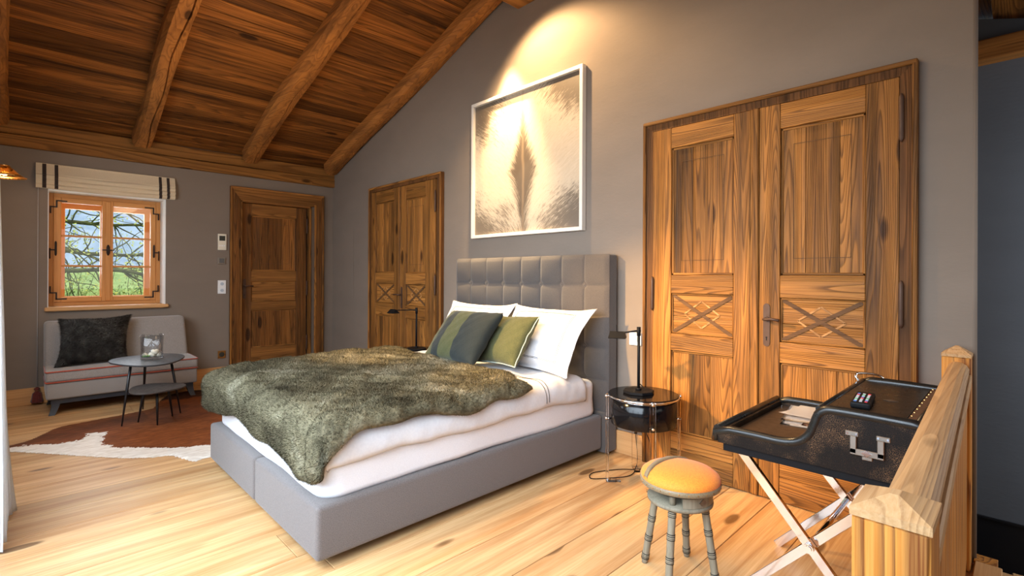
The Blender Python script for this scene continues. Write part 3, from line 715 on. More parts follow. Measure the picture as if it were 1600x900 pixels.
# ------------------------------------------------------------------ framed hide picture
def hide_art():
    m, n, p = mat('hide_photo')
    tc = N(n, 'ShaderNodeTexCoord'); sp = N(n, 'ShaderNodeSeparateXYZ'); n.links.new(tc.outputs['Object'], sp.inputs[0])
    u = mathn(n, 'ADD', sp.outputs['Y'], .0); v = sp.outputs['Z']          # centred object space, metres
    wv = N(n, 'ShaderNodeTexNoise', Scale=3.0, Detail=3.0); n.links.new(tc.outputs['Object'], wv.inputs['Vector'])
    uw = mathn(n, 'ADD', u, mathn(n, 'MULTIPLY', mathn(n, 'SUBTRACT', wv.outputs[0], .5), .05))
    au = mathn(n, 'ABSOLUTE', uw)
    # hair flow: strands sweep up and outward from the spine
    cx_ = N(n, 'ShaderNodeCombineXYZ')
    a = mathn(n, 'SUBTRACT', mathn(n, 'MULTIPLY', v, 1.0), mathn(n, 'MULTIPLY', mathn(n, 'POWER', au, .60), .80))
    n.links.new(mathn(n, 'MULTIPLY', a, 70), cx_.inputs[0]); n.links.new(mathn(n, 'MULTIPLY', uw, 14), cx_.inputs[1])
    h = N(n, 'ShaderNodeTexNoise', Scale=1.0, Detail=6.0, Roughness=.75, Distortion=.6); n.links.new(cx_.outputs[0], h.inputs['Vector'])
    big = N(n, 'ShaderNodeTexNoise', Scale=3.4, Detail=4.0, Roughness=.6); n.links.new(tc.outputs['Object'], big.inputs['Vector'])
    # dark flame along the spine: half-width depends on height
    wdt = ramp(n, mathn(n, 'ADD', mathn(n, 'MULTIPLY', v, .8), .5), [(0.02, (.09,)*3), (.12, (.09,)*3), (.28, (.15,)*3), (.45, (.20,)*3), (.60, (.13,)*3), (.76, (.06,)*3), (1, (.0,)*3)])
    d = mathn(n, 'SUBTRACT', wdt.outputs[0], au)
    d = mathn(n, 'ADD', mathn(n, 'MULTIPLY', d, 9.0), mathn(n, 'MULTIPLY', mathn(n, 'SUBTRACT', h.outputs[0], .5), 2.6))
    flame = ramp(n, d, [(.15, (0,)*3), (.85, (1,)*3)])
    spine = ramp(n, au, [(.004, (1,)*3), (.020, (0,)*3)])
    # darker brindled corners and bottom
    av = mathn(n, 'ABSOLUTE', v)
    ed = mathn(n, 'MULTIPLY', mathn(n, 'MULTIPLY', av, mathn(n, 'ADD', au, .25)), 3.1)
    ed = mathn(n, 'ADD', ed, mathn(n, 'MULTIPLY', mathn(n, 'SUBTRACT', h.outputs[0], .5), 2.4)); ed = mathn(n, 'ADD', ed, mathn(n, 'MULTIPLY', mathn(n, 'SUBTRACT', big.outputs[0], .5), 1.3))
    er = ramp(n, ed, [(.55, (0,)*3), (1.25, (1,)*3)])
    base = mixc(n, h.outputs[0], (.30, .24, .17), (.60, .53, .43))
    c = mixc(n, mathn(n, 'MULTIPLY', er.outputs[0], .85), base, (.075, .055, .04))
    c = mixc(n, mathn(n, 'MULTIPLY', flame.outputs[0], .92), c, (.045, .028, .018))
    c = mixc(n, mathn(n, 'MULTIPLY', spine.outputs[0], .35), c, (.30, .21, .13))
    n.links.new(c, p.inputs['Base Color']); p.inputs['Roughness'].default_value = .5; p.inputs['Coat Weight'].default_value = .25; p.inputs['Coat Roughness'].default_value = .05
    return m
pc = thing('framed_picture', 'square framed print of a brindled hide above the bed', 'picture', (0, -3.58, 2.16))
ya, yb, za, zb = -4.222, -2.955, 1.556, 2.775
for a in ((ya, yb, za, za+.028), (ya, yb, zb-.028, zb), (ya, ya+.028, za+.028, zb-.028), (yb-.028, yb, za+.028, zb-.028)):
    bm = nm(); box(bm, -.048, -.004, *a, bev=.002); obj('frame', bm, plain('white_frame', (.66, .63, .58), .4), pc)
bm = nm(); box(bm, -.022, -.006, ya+.02, yb-.02, za+.02, zb-.02); obj('print', bm, hide_art(), pc, loc=(0, -3.588, 2.166))

# ------------------------------------------------------------------ cloth slab helpers
def slab(fn, nu, nv, thick, edge=.05, bump=None, su=1.0, sv=1.0):
    """closed soft slab over surface fn(u,v); returns (bmesh, outer grid points, normals)"""
    P = np.array([[fn(i/nu, j/nv) for j in range(nv+1)] for i in range(nu+1)], dtype=float)
    du = np.gradient(P, axis=0); dv = np.gradient(P, axis=1); nr = np.cross(du, dv); nr /= np.linalg.norm(nr, axis=2, keepdims=True)+1e-9
    if nr[..., 2].sum() < 0: nr = -nr
    U, V = np.meshgrid(np.linspace(0, 1, nu+1), np.linspace(0, 1, nv+1), indexing='ij')
    d = np.minimum(np.minimum(U, 1-U)*su, np.minimum(V, 1-V)*sv)
    prof = np.sqrt(np.clip(1-np.clip(1-d/edge, 0, 1)**2, 0, 1))
    b = 0 if bump is None else np.array([[bump(i/nu, j/nv) for j in range(nv+1)] for i in range(nu+1)])
    T = P+nr*((thick*prof)+b*prof)[..., None]; B = P-nr*.002
    bm = nm()
    A = [[bm.verts.new(T[i, j]) for j in range(nv+1)] for i in range(nu+1)]
    Bt = [[A[i][j] if (i in (0, nu) or j in (0, nv)) else bm.verts.new(B[i, j]) for j in range(nv+1)] for i in range(nu+1)]
    for i in range(nu):
        for j in range(nv):
            f = bm.faces.new((A[i][j], A[i+1][j], A[i+1][j+1], A[i][j+1])); f.smooth = True
            try: f = bm.faces.new((Bt[i][j], Bt[i][j+1], Bt[i+1][j+1], Bt[i+1][j])); f.smooth = True
            except ValueError: pass
    return bm, T, nr
def strands(name, T, nr, count, length, width, mat_, parent, comb=(0, 0, 0), lay=.8, curl=.5, weight=None, jitter=.3):
    """short fur as one mesh of thin blades rooted on the outer grid T"""
    nu, nv = T.shape[0]-1, T.shape[1]-1
    i = RNG.random(count)*(nu-.001); j = RNG.random(count)*(nv-.001)
    a = i.astype(int); b = j.astype(int); fu = (i-a)[:, None]; fv = (j-b)[:, None]
    def bil(G): return (G[a, b]*(1-fu)*(1-fv)+G[a+1, b]*fu*(1-fv)+G[a, b+1]*(1-fu)*fv+G[a+1, b+1]*fu*fv)
    P = bil(T); Nn = bil(nr); Nn /= np.linalg.norm(Nn, axis=1, keepdims=True)+1e-9
    sw = np.stack([np.sin(P[:, 0]*9+P[:, 1]*5)+np.sin(P[:, 1]*17-P[:, 0]*6), np.cos(P[:, 1]*8-P[:, 0]*7)+np.sin(P[:, 0]*19+P[:, 2]*11), np.zeros(count)], 1)*curl
    D = np.array(comb)[None]+sw+RNG.normal(0, jitter, (count, 3)); D -= Nn*(D*Nn).sum(1, keepdims=True)
    Dir = Nn+D*lay; Dir /= np.linalg.norm(Dir, axis=1, keepdims=True)
    L = length*(.6+.6*RNG.random(count))[:, None]
    R = RNG.normal(0, 1, (count, 3)); sd = np.cross(Dir, R); sd /= np.linalg.norm(sd, axis=1, keepdims=True)+1e-9; sd *= width/2
    base = P-Nn*.003; tip = base+Dir*L
    V = np.empty((count, 3, 3)); V[:, 0] = base-sd; V[:, 1] = base+sd; V[:, 2] = tip
    o0 = np.array(parent['_o']) if parent is not None else np.zeros(3)
    V = (V-o0).reshape(-1, 3)
    me = bpy.data.meshes.new(name); me.vertices.add(count*3); me.loops.add(count*3); me.polygons.add(count)
    me.vertices.foreach_set('co', V.astype(np.float32).ravel()); me.loops.foreach_set('vertex_index', np.arange(count*3, dtype=np.int32))
    me.polygons.foreach_set('loop_start', np.arange(0, count*3, 3, dtype=np.int32)); me.polygons.foreach_set('loop_total', np.full(count, 3, dtype=np.int32))
    me.update(calc_edges=True); me.materials.append(mat_)
    # shade the blades with the normal of the surface they grow from
    try:
        nn = np.repeat((Nn*1.0+Dir*.6), 3, axis=0); nn /= np.linalg.norm(nn, axis=1, keepdims=True)
        me.normals_split_custom_set(nn.tolist())
    except Exception: pass
    o = bpy.data.objects.new(name, me); C.objects.link(o); o.parent = parent; o['kind'] = 'stuff'; return o
def drape(px, py, H, x0, y0, y1, r, x1=None):
    """unfolded coordinates px (from the foot), py (towards the left side) laid over a box top"""
    def fold(d):
        if d <= 0: return 0, 0
        a = d/r
        if a < PI/2: return r*math.sin(a), r*(1-math.cos(a))
        return r, r+(d-r*PI/2)
    ox, zx = fold(x0+r-px); oy, zy = fold(y0+r-py); oy2, zy2 = fold(py-(y1-r))
    oyy = max(oy, oy2); nrm_ = math.hypot(ox, oyy)
    if nrm_ > r: ox *= r/nrm_; oy *= r/nrm_; oy2 *= r/nrm_
    x = px if px > x0+r else x0+r-ox
    y = py if (y0+r < py < y1-r) else (y0+r-oy if py <= y0+r else y1-r+oy2)
    zm = max(zx, zy, zy2); zs = zx+zy+zy2-zm
    return Vector((x, y, H-zm-.30*zs))

# ------------------------------------------------------------------ bed
bed = thing('bed', 'grey upholstered box-spring bed with tall buttoned headboard', 'bed', (-1.1, -3.66, 0))
for y0, y1 in ((-4.472, -3.700), (-3.692, -2.842)):
    bm = nm(); box(bm, -2.105, -.14, y0, y1, .045, .272, bev=.022, seg=4); obj('box_spring', bm, M_bedfab, bed, smooth=True)
for x in (-1.95, -.3):
    for y in (-4.33, -3.66, -2.98): bm = nm(); tube(bm, [(x, y, 0), (x, y, .05)], .03, 12); obj('foot', bm, M_darkwood, bed)
# headboard with buttoned squares
NC, NR = 8, 6; hy0, hy1, hz0, hz1 = -4.512, -2.838, .02, 1.372
def hb(u, v):
    y = hy1+(hy0-hy1)*u; z = hz0+(hz1-hz0)*v
    cu = abs(math.sin(PI*u*NC)); zz = (1-v)*(hz1-hz0)/.215; cz = abs(math.sin(PI*zz)) if zz < 5.0 else 1
    e = min(u, 1-u)*(hy1-hy0)/.03; e2 = (1-v)*(hz1-hz0)/.03
    ed = min(1, max(0, e))**.5*min(1, max(0, e2))**.5
    h = .022*(min(cu, 1)*1.0)**.30*(cz**.30) if 0 < zz < 5 else .022*cu**.3*.4+.012
    # buttons: pinch at the crossings
    du = abs(u*NC-round(u*NC))/NC*(hy1-hy0); dz = abs(zz-round(zz))*.215
    if 0 < round(u*NC) < NC and 0 < round(zz) < 5: h -= .016*math.exp(-(du*du+dz*dz)/(.018**2))
    return Vector((-.118-(h)*ed, y, z))
bm = nm(); grid(bm, hb, 256, 190)
V0 = [(-.118, hy1, hz0), (-.118, hy0, hz0), (-.118, hy0, hz1), (-.118, hy1, hz1)]
hbo = obj('headboard', bm, M_headfab, bed)
bm = nm(); box(bm, -.121, -.022, hy0, hy1, .02, hz1, bev=.018, seg=3); obj('headboard_frame', bm, M_headfab, bed, smooth=True)
for i in range(1, NC):
    for k in range(1, 4):
        y = hy1+(hy0-hy1)*i/NC; z = hz1-.215*k
        bm = nm(); lathe(bm, [(.001, .004), (.007, .003), (.010, 0), (.0095, -.003)][::-1], (0, 0), 10)
        xf(bm, Matrix.Translation((-.120, y, z)) @ Matrix.Rotation(-PI/2, 4, 'Y')); obj('button', bm, M_headfab, bed)

mt = thing('mattress', 'thick white mattress in a smooth cover on the grey bed base', 'mattress', (-1.1, -3.66, .272))
def mattress(bm, x0, x1, y0, y1, z0, z1, rc=.10, re=.035):
    out = []
    for cx, cy, a0 in ((x1-rc, y1-rc, 0), (x0+rc, y1-rc, PI/2), (x0+rc, y0+rc, PI), (x1-rc, y0+rc, 1.5*PI)):
        for k in range(9): th = a0+PI/2*k/8; out.append((cx, cy, math.cos(th), math.sin(th)))
    # densify straight runs
    pts = []
    for i, q in enumerate(out):
        pts.append(q); nx_ = out[(i+1) % len(out)]
        if (q[0], q[1]) != (nx_[0], nx_[1]):
            for s in range(1, 14): t = s/14; pts.append((q[0]+(nx_[0]-q[0])*t, q[1]+(nx_[1]-q[1])*t, q[2], q[3]))
    prof = [(re*(1-math.cos(a)), re*(1-math.sin(a))) for a in [PI/2*k/4 for k in range(5)]]   # (inset, dz from edge)
    prof = [(re*(1-math.sin(a)), re*(1-math.cos(a))) for a in [PI/2*k/4 for k in range(5)]]
    levels = [(i_, z0+d_) for i_, d_ in prof]+[(.003*math.sin(2), (z0+z1)/2)]+[(i_, z1-d_) for i_, d_ in prof[::-1]]
    rings = []
    for ins, z in levels:
        rg = []
        for cx, cy, nx_, ny_ in pts:
            wob = .004*math.sin(cx*9+cy*7)+.003*math.sin(cx*17-cy*13+z*20)
            r_ = rc-ins+wob
            rg.append(bm.verts.new((cx+nx_*r_, cy+ny_*r_, z+.004*math.sin(cx*5+cy*4))))
        rings.append(rg)
    n = len(pts)
    for a, b in zip(rings, rings[1:]):
        for k in range(n): f = bm.faces.new((a[k], a[(k+1) % n], b[(k+1) % n], b[k])); f.smooth = True
    bm.faces.new(rings[0][::-1]); bm.faces.new(rings[-1])
bm = nm(); mattress(bm, -2.072, -.135, -4.445, -2.872, .268, .505); obj('mattress_cover', bm, M_matt, mt)
bm = nm(); box(bm, -1.60, -1.50, -4.4495, -4.446, .34, .352); box(bm, -1.48, -1.44, -4.4495, -4.446, .34, .356); 
bm.free()

# duvet
dx0, dy0, dy1 = -2.062, -4.458, -2.850
def duvet(u, v):
    px = -2.15+u*1.84; py = -4.478-.085+v*(1.64+.18)
    wv = .007*noise2(px*3.1, py*3.3, 1)+.004*noise2(px*7, py*6, 4)
    hang = .006*math.sin(px*7+1)+.004*math.sin(px*17)
    if v < .12: py += hang*(1-v/.12)
    if u > .93 : pass
    p = drape(px, py, .545+wv+.012*math.exp(-((py+3.66)/.7)**2), dx0, dy0, dy1, .065)
    if px > -.55: p.z -= .25*(px+.55)**2
    return p
def dbump(u, v):
    px, py = u*1.84, v*1.8
    return .004*noise2(px*9, py*8, 3)+.0025*math.sin(px*23+6*math.sin(py*5))*math.exp(-((v)/.12)**2)
bm, DT, DN = slab(duvet, 120, 110, .028, .045, dbump, 1.84, 1.8)
dv_ = thing('duvet', 'white cotton duvet with a fine double navy line near the pillows', 'bedding', (-1.1, -3.66, .51)); obj('duvet_cover', bm, M_linen, dv_)
def surf_line(DT, DN, path, r, name, m, parent, off=.0015, n=5):
    nu, nv = DT.shape[0]-1, DT.shape[1]-1; pts = []
    for u, v in path:
        i = min(max(u*nu, 0), nu-1e-4); j = min(max(v*nv, 0), nv-1e-4); a, b = int(i), int(j); fu, fv = i-a, j-b
        f = lambda G: G[a, b]*(1-fu)*(1-fv)+G[a+1, b]*fu*(1-fv)+G[a, b+1]*(1-fu)*fv+G[a+1, b+1]*fu*fv
        pts.append(Vector(f(DT)+f(DN)*off))
    bm = nm(); tube(bm, pts, r, n); return obj(name, bm, m, parent)
for uu in (.775, .789): surf_line(DT, DN, [(uu+.006*math.sin(k/9), .02+.96*k/90) for k in range(91)], .0019, 'embroidered_line', M_thread, dv_)

# fur throw
TX = 1.48; TY = 1.95
def throwf(u, v):
    px = -2.285+u*(TX); py = -4.690+v*TY
    kc = math.exp(-(u/.10)**2-(v/.08)**2); px += .10*kc; py += .09*kc
    # hem waves
    e = math.exp(-(u/.10)**2)
    px += e*(-.030*math.sin(py*4.2+.6)-.018*math.sin(py*9.7))
    ev = math.exp(-(v/.10)**2)
    py += ev*((.155-.16*math.exp(-((u-.02)/.16)**2))+.018*math.sin(px*6)+.012*math.sin(px*15))
    eh = math.exp(-((1-u)/.12)**2)
    px += eh*(.028*math.sin(py*3.3+.5)+.015*math.sin(py*8)-.10*math.exp(-((v-.08)/.08)**2))
    H = .608-.030*math.exp(-((px+2.1)/.25)**2)*math.exp(-((py+2.8)/.5)**2)+.012*noise2(px*3.2, py*3.0, 2)+.008*noise2(px*6, py*7, 5)+.012*math.exp(-((py+2.95)/.25)**2)
    p = drape(px, py, H, -2.105, -4.508, -2.830, .080)
    # bulging loose corner on the far foot side
    k = math.exp(-((p.x+2.12)/.16)**2-((p.y+2.80)/.20)**2); p.x -= .025*k; p.y += .045*k
    return p
def tbump(u, v):
    b = .007*noise2(u*14, v*13, 6)+.005*noise2(u*27, v*25, 2)
    sx = (v*TY-.30)/.030            # furrow where the throw turns over the bed edge
    b -= .022*math.exp(-sx*sx)*(1-math.exp(-((1-u)/.08)**2))
    return b
bm, TT, TN = slab(throwf, 150, 170, .030, .06, tbump, TX, TY)
thr = thing('fur_throw', 'olive grey fur throw spread over the foot end of the bed', 'throw', (-1.5, -3.6, .6)); obj('throw_body', bm, M_throwfur, thr)
strands('throw_fur', TT, TN, 380000, .0135, .0017, M_throwfur, thr, comb=(-.25, -.15, 0), lay=.8, curl=.16, jitter=.45)

# ------------------------------------------------------------------ pillows
def pillow(name, label, cat, bottom, top, W, T, m, yc, group=None, yaw=0, concave=.05, ears=.03, flange=0, stripes=None, mats=None, fur=None, seam=None, seed=0, skew=0, roll=0):
    """bottom/top: (x,z) of the lower and upper edge centre; width runs along y; front faces -x and up"""
    b = Vector((bottom[0], 0, bottom[1])); t = Vector((top[0], 0, top[1])); H = (t-b).length; hv = (t-b).normalized()
    wv = Vector((0, -1, 0)); nv_ = hv.cross(wv).normalized()
    if nv_.x > 0: nv_ = -nv_
    cen = (b+t)/2+Vector((0, yc, 0))
    Rz = Matrix.Rotation(yaw, 3, 'Z') @ Matrix.Identity(3)
    Rr = Matrix.Rotation(roll, 3, nv_)
    hv, wv, nv_ = Rz @ (Rr @ hv), Rz @ (Rr @ wv), Rz @ nv_
    n = 56; fr = []
    def pt(u, v, s):
        au, av = abs(u), abs(v)
        lim = 1-flange
        tu = max(0, 1-(au/lim)**2.6) if au < lim else 0; tv = max(0, 1-(av/lim)**2.6) if av < lim else 0
        th = T*(tu*tv)**.42
        ins_u = 1-concave*(1-v*v)+ears*(au*av)**4; ins_v = 1-concave*(1-u*u)+ears*(au*av)**4
        wr = .006*noise2(u*2+seed, v*2, seed)+.0022*noise2(u*6, v*5+seed, seed+3)
        off = s*(th+.003)+wr
        return cen+wv*(u*ins_u*W/2+skew*v*W)+hv*(v*ins_v*H/2)+nv_*off
    bm = nm()
    F = [[bm.verts.new(pt(-1+2*i/n, -1+2*j/n, 1)) for j in range(n+1)] for i in range(n+1)]
    B = [[F[i][j] if (i in (0, n) or j in (0, n)) else bm.verts.new(pt(-1+2*i/n, -1+2*j/n, -1)) for j in range(n+1)] for i in range(n+1)]
    for i in range(n):
        mi = 0
        if stripes: mi = stripes(i/n)
        for j in range(n):
            f = bm.faces.new((F[i][j], F[i+1][j], F[i+1][j+1], F[i][j+1])); f.smooth = True; f.material_index = mi
            try: f = bm.faces.new((B[i][j], B[i][j+1], B[i+1][j+1], B[i+1][j])); f.smooth = True; f.material_index = mi
            except ValueError: pass
    root = thing(name, label, cat, tuple(cen-hv*H/2), group)
    o = obj('pillow_cover' if cat == 'pillow' else 'cushion_cover', bm, mats or m, root)
    if seam:
        pts = []
        for k in range(40): pts.append(pt(-1+2*k/40, -1, 1))
        for k in range(40): pts.append(pt(1, -1+2*k/40, 1))
        for k in range(40): pts.append(pt(1-2*k/40, 1, 1))
        for k in range(40): pts.append(pt(-1, 1-2*k/40, 1))
        bm = nm(); tube(bm, pts, .0045, 6, closed=True); obj('piping', bm, seam, root)
    G = np.array([[list(pt(-1+2*i/n, -1+2*j/n, 1)) for j in range(n+1)] for i in range(n+1)])
    GN = np.cross(np.gradient(G, axis=0), np.gradient(G, axis=1)); GN /= np.linalg.norm(GN, axis=2, keepdims=True)+1e-9
    if (GN[n//2, n//2] @ np.array(nv_)) < 0: GN = -GN
    return root, pt, G, GN
def navy_border(root, pt):
    for e in (.74, .765):
        for (p, q) in (((-e, -e), (e, -e)), ((e, -e), (e, e)), ((e, e), (-e, e)), ((-e, e), (-e, -e))):
            pts = [pt(p[0]+(q[0]-p[0])*k/24, p[1]+(q[1]-p[1])*k/24, 1) for k in range(25)]
            bm = nm(); tube(bm, pts, .0016, 5); obj('embroidered_line', bm, M_thread, root)
r_, pt_, _, _ = pillow('pillow', 'white pillow with navy line border, on the side of the far door', 'pillow', (-.52, .575), (-.235, .985), .74, .075, M_linen, -3.335, 'white pillows against the headboard', flange=.10, ears=.09, seed=1, yaw=.02)
navy_border(r_, pt_)
r_, pt_, _, _ = pillow('pillow', 'white pillow with navy line border, nearest the lamp and nightstand', 'pillow', (-.50, .585), (-.225, .985), .74, .080, M_linen, -4.085, 'white pillows against the headboard', flange=.10, ears=.09, seed=4, yaw=-.03)
navy_border(r_, pt_)
pillow('cushion', 'plain moss green wool cushion with pale piping behind the striped one', 'cushion', (-.68, .625), (-.46, .925), .46, .075, M_mossgreen, -3.955, 'wool cushions on the bed', seam=M_greypipe, seed=7, ears=.05, concave=.04, roll=.06, yaw=-.10)
pillow('cushion', 'striped cushion in moss green and dark teal bands at the front', 'cushion', (-.86, .630), (-.60, .950), .56, .085, M_mossgreen, -3.69, 'wool cushions on the bed', mats=[M_mossgreen, M_tealwool], stripes=lambda u: 0 if (u < .15 or .32 <= u < .60) else 1, seed=9, ears=.05, concave=.04, roll=.03, yaw=-.06)

# ------------------------------------------------------------------ sofa
sf = thing('sofa', 'small armless grey sofa bench with red piping below the window', 'sofa', (-2.26, -.37, 0))
bm = nm(); box(bm, -2.822, -1.705, -.655, -.075, .135, .282, bev=.018, seg=3); obj('seat_base', bm, M_sofafab, sf, smooth=True)
bm = nm(); box(bm, -2.825, -1.702, -.660, -.200, .286, .380, bev=.020, seg=3)
for v in bm.verts:
    if v.co.z > .35: v.co.z += .012*math.cos((v.co.x+2.26)*2.6)
obj('seat_cushion', bm, M_sofafab, sf, smooth=True)
for z in (.284, .374):
    e = .661; pts = [(-2.826, -.22, z), (-2.826, -.645, z), (-2.815, -e, z), (-1.712, -e, z), (-1.701, -.645, z), (-1.701, -.22, z)]
    bm = nm(); tube(bm, pts, .006, 8); obj('piping', bm, M_red, sf)
bm = nm()
def sback(u, v):
    x = -2.825+1.10*u
    z = .30+.475*v; y = -.245+.095*v
    e = min(1, min(u, 1-u)*1.1/.05)**.5 if min(u, 1-u) > 0 else 0; e2 = (min(1, (1-v)*.475/.05))**.5 if v < 1 else 0
    return Vector((x+.012*(1-e)*(1 if u < .5 else -1), y+.05*(1-min(e, e2)), z-.012*(1-e)))
grid(bm, sback, 60, 30)
def sbackr(u, v):
    p = sback(u, v); e = abs(sback(u, v).y-(-.245+.095*v)) ; return Vector((p.x, max(p.y, -.06+.0*v) if e < .04 else p.y, p.z)) if False else Vector((-2.825+1.10*u, -.045, .30+.475*v))
bm.free(); bm = nm(); box(bm, -2.826, -1.728, -.225, -.060, .28, .778, bev=.040, seg=5)
for v in bm.verts:
    k = (v.co.z-.28)/.498; v.co.y += .07*k-.05 if v.co.y < -.14 else .035*k-.02
    v.co.x += .030*(1-k)*(1 if v.co.x > -2.26 else 0)
obj('backrest', bm, M_sofafab, sf, smooth=True)
bm = nm(); box(bm, -2.79, -1.735, -.63, -.60, .092, .138, bev=.003); box(bm, -2.79, -1.735, -.14, -.11, .092, .138, bev=.003); obj('frame', bm, M_darkwood, sf)
for sx, x in ((-1, -2.755), (1, -1.765)):
    for sy, y in ((-1, -.60), (1, -.15)):
        bm = nm(); rings = []
        for k in range(7):
            t = k/6; z = .136*(1-t); c = t*t*.03; w_ = .030-.010*t
            rings.append([bm.verts.new((x+a*w_+sx*c, y+b*w_+sy*c, z)) for a, b in ((-1, -1), (1, -1), (1, 1), (-1, 1))])
        for a, b in zip(rings, rings[1:]):
            for k in range(4): bm.faces.new((a[k], a[(k+1) % 4], b[(k+1) % 4], b[k]))
        bm.faces.new(rings[0][::-1]); bm.faces.new(rings[-1]); obj('leg', bm, M_darkwood, sf)
# charcoal fur cushion, leaning on the backrest (built facing -y: rotate the helper)
def fur_cushion():
    cen = Vector((-2.485, -.375, .60)); hv = Vector((.03, .30, .95)).normalized(); wv = Vector((1, 0, -.02)).normalized(); nv_ = Vector(wv).cross(hv).normalized()
    if nv_.y > 0: nv_ = -nv_
    W, H, T = .50, .43, .085; n = 60
    def pt(u, v, s):
        th = T*(max(0, 1-abs(u)**2.6)*max(0, 1-abs(v)**2.6))**.42
        return cen+wv*(u*(1-.09*(1-v*v)+.05*(u*v)**4)*W/2+.012*v)+hv*(v*(1-.10*(1-u*u)+.05*(u*v)**4)*H/2+.014*u)+nv_*(s*th+.008*noise2(u*4, v*4, 3))
    bm = nm()
    F = [[bm.verts.new(pt(-1+2*i/n, -1+2*j/n, 1)) for j in range(n+1)] for i in range(n+1)]
    B = [[F[i][j] if (i in (0, n) or j in (0, n)) else bm.verts.new(pt(-1+2*i/n, -1+2*j/n, -1)) for j in range(n+1)] for i in range(n+1)]
    for i in range(n):
        for j in range(n):
            f = bm.faces.new((F[i][j], F[i+1][j], F[i+1][j+1], F[i][j+1])); f.smooth = True
            try: f = bm.faces.new((B[i][j], B[i][j+1], B[i+1][j+1], B[i+1][j])); f.smooth = True
            except ValueError: pass
    r = thing('fur_cushion', 'shaggy charcoal fur cushion on the left half of the sofa', 'cushion', (-2.485, -.40, .39)); obj('cushion_cover', bm, M_charfur, r)
    G = np.array([[list(pt(-1+2*i/n, -1+2*j/n, 1)) for j in range(n+1)] for i in range(n+1)])
    GN = np.cross(np.gradient(G, axis=0), np.gradient(G, axis=1)); GN /= np.linalg.norm(GN, axis=2, keepdims=True)+1e-9
    if (GN[n//2, n//2] @ np.array(nv_)) < 0: GN = -GN
    # on the rim the fur stands outward in the cushion plane
    cc = np.array(cen); out = G-cc; out /= np.linalg.norm(out, axis=2, keepdims=True)+1e-9
    U = np.linspace(-1, 1, n+1); rim = np.maximum(np.abs(U)[:, None], np.abs(U)[None, :])**8
    GN = GN*(1-rim[..., None]*.8)+out*rim[..., None]*.9
    strands('cushion_fur', G, GN, 90000, .028, .0020, M_charfur, r, comb=(.2, 0, -.5), lay=.8, curl=.4)
fur_cushion()

# ------------------------------------------------------------------ cowhide
WH = [(-3.2, -1.58), (-3.025, -1.556), (-2.946, -1.542), (-2.82, -1.644), (-2.656, -1.679), (-2.605, -1.513), (-2.491, -1.55), (-2.53, -1.66), (-2.558, -1.893), (-2.48, -2.041), (-2.258, -2.276), (-2.12, -2.385), (-1.9, -2.45), (-1.6, -2.5), (-1.6, -3.3), (-3.4, -3.3), (-3.4, -1.58)]
OUT = [(-3.10, -1.50), (-3.10, -1.66), (-3.024, -1.650), (-2.9, -1.797), (-2.808, -1.918), (-2.672, -2.097), (-2.493, -2.316), (-2.355, -2.432), (-2.256, -2.478), (-2.208, -2.605), (-2.158, -2.714), (-2.068, -2.70), (-1.90, -2.85), (-1.62, -2.80), (-1.45, -2.45), (-1.35, -2.1), (-1.22, -1.75), (-1.12, -1.35), (-1.25, -1.05), (-1.42, -.85), (-1.50, -.60), (-1.62, -.42), (-1.75, -.38), (-1.92, -.46), (-2.02, -.66), (-2.10, -.90), (-2.152, -.969), (-2.3, -1.02), (-2.6, -1.08), (-2.763, -1.12), (-2.85, -1.26), (-2.946, -1.411)]
def inpoly(x, y, P):
    c = False; n = len(P)
    for i in range(n):
        (xa, ya_), (xb, yb_) = P[i], P[i-1]
        if (ya_ > y) != (yb_ > y) and x < (xb-xa)*(y-ya_)/(yb_-ya_)+xa: c = not c
    return c
def smooth_outline(P, sub=8):
    out = []; n = len(P)
    for i in range(n):
        p0, p1, p2, p3 = [Vector(P[(i+k-1) % n]) for k in range(4)]
        for k in range(sub):
            t = k/sub; out.append(tuple(.5*((2*p1)+(-p0+p2)*t+(2*p0-5*p1+4*p2-p3)*t*t+(-p0+3*p1-3*p2+p3)*t**3)))
    return out
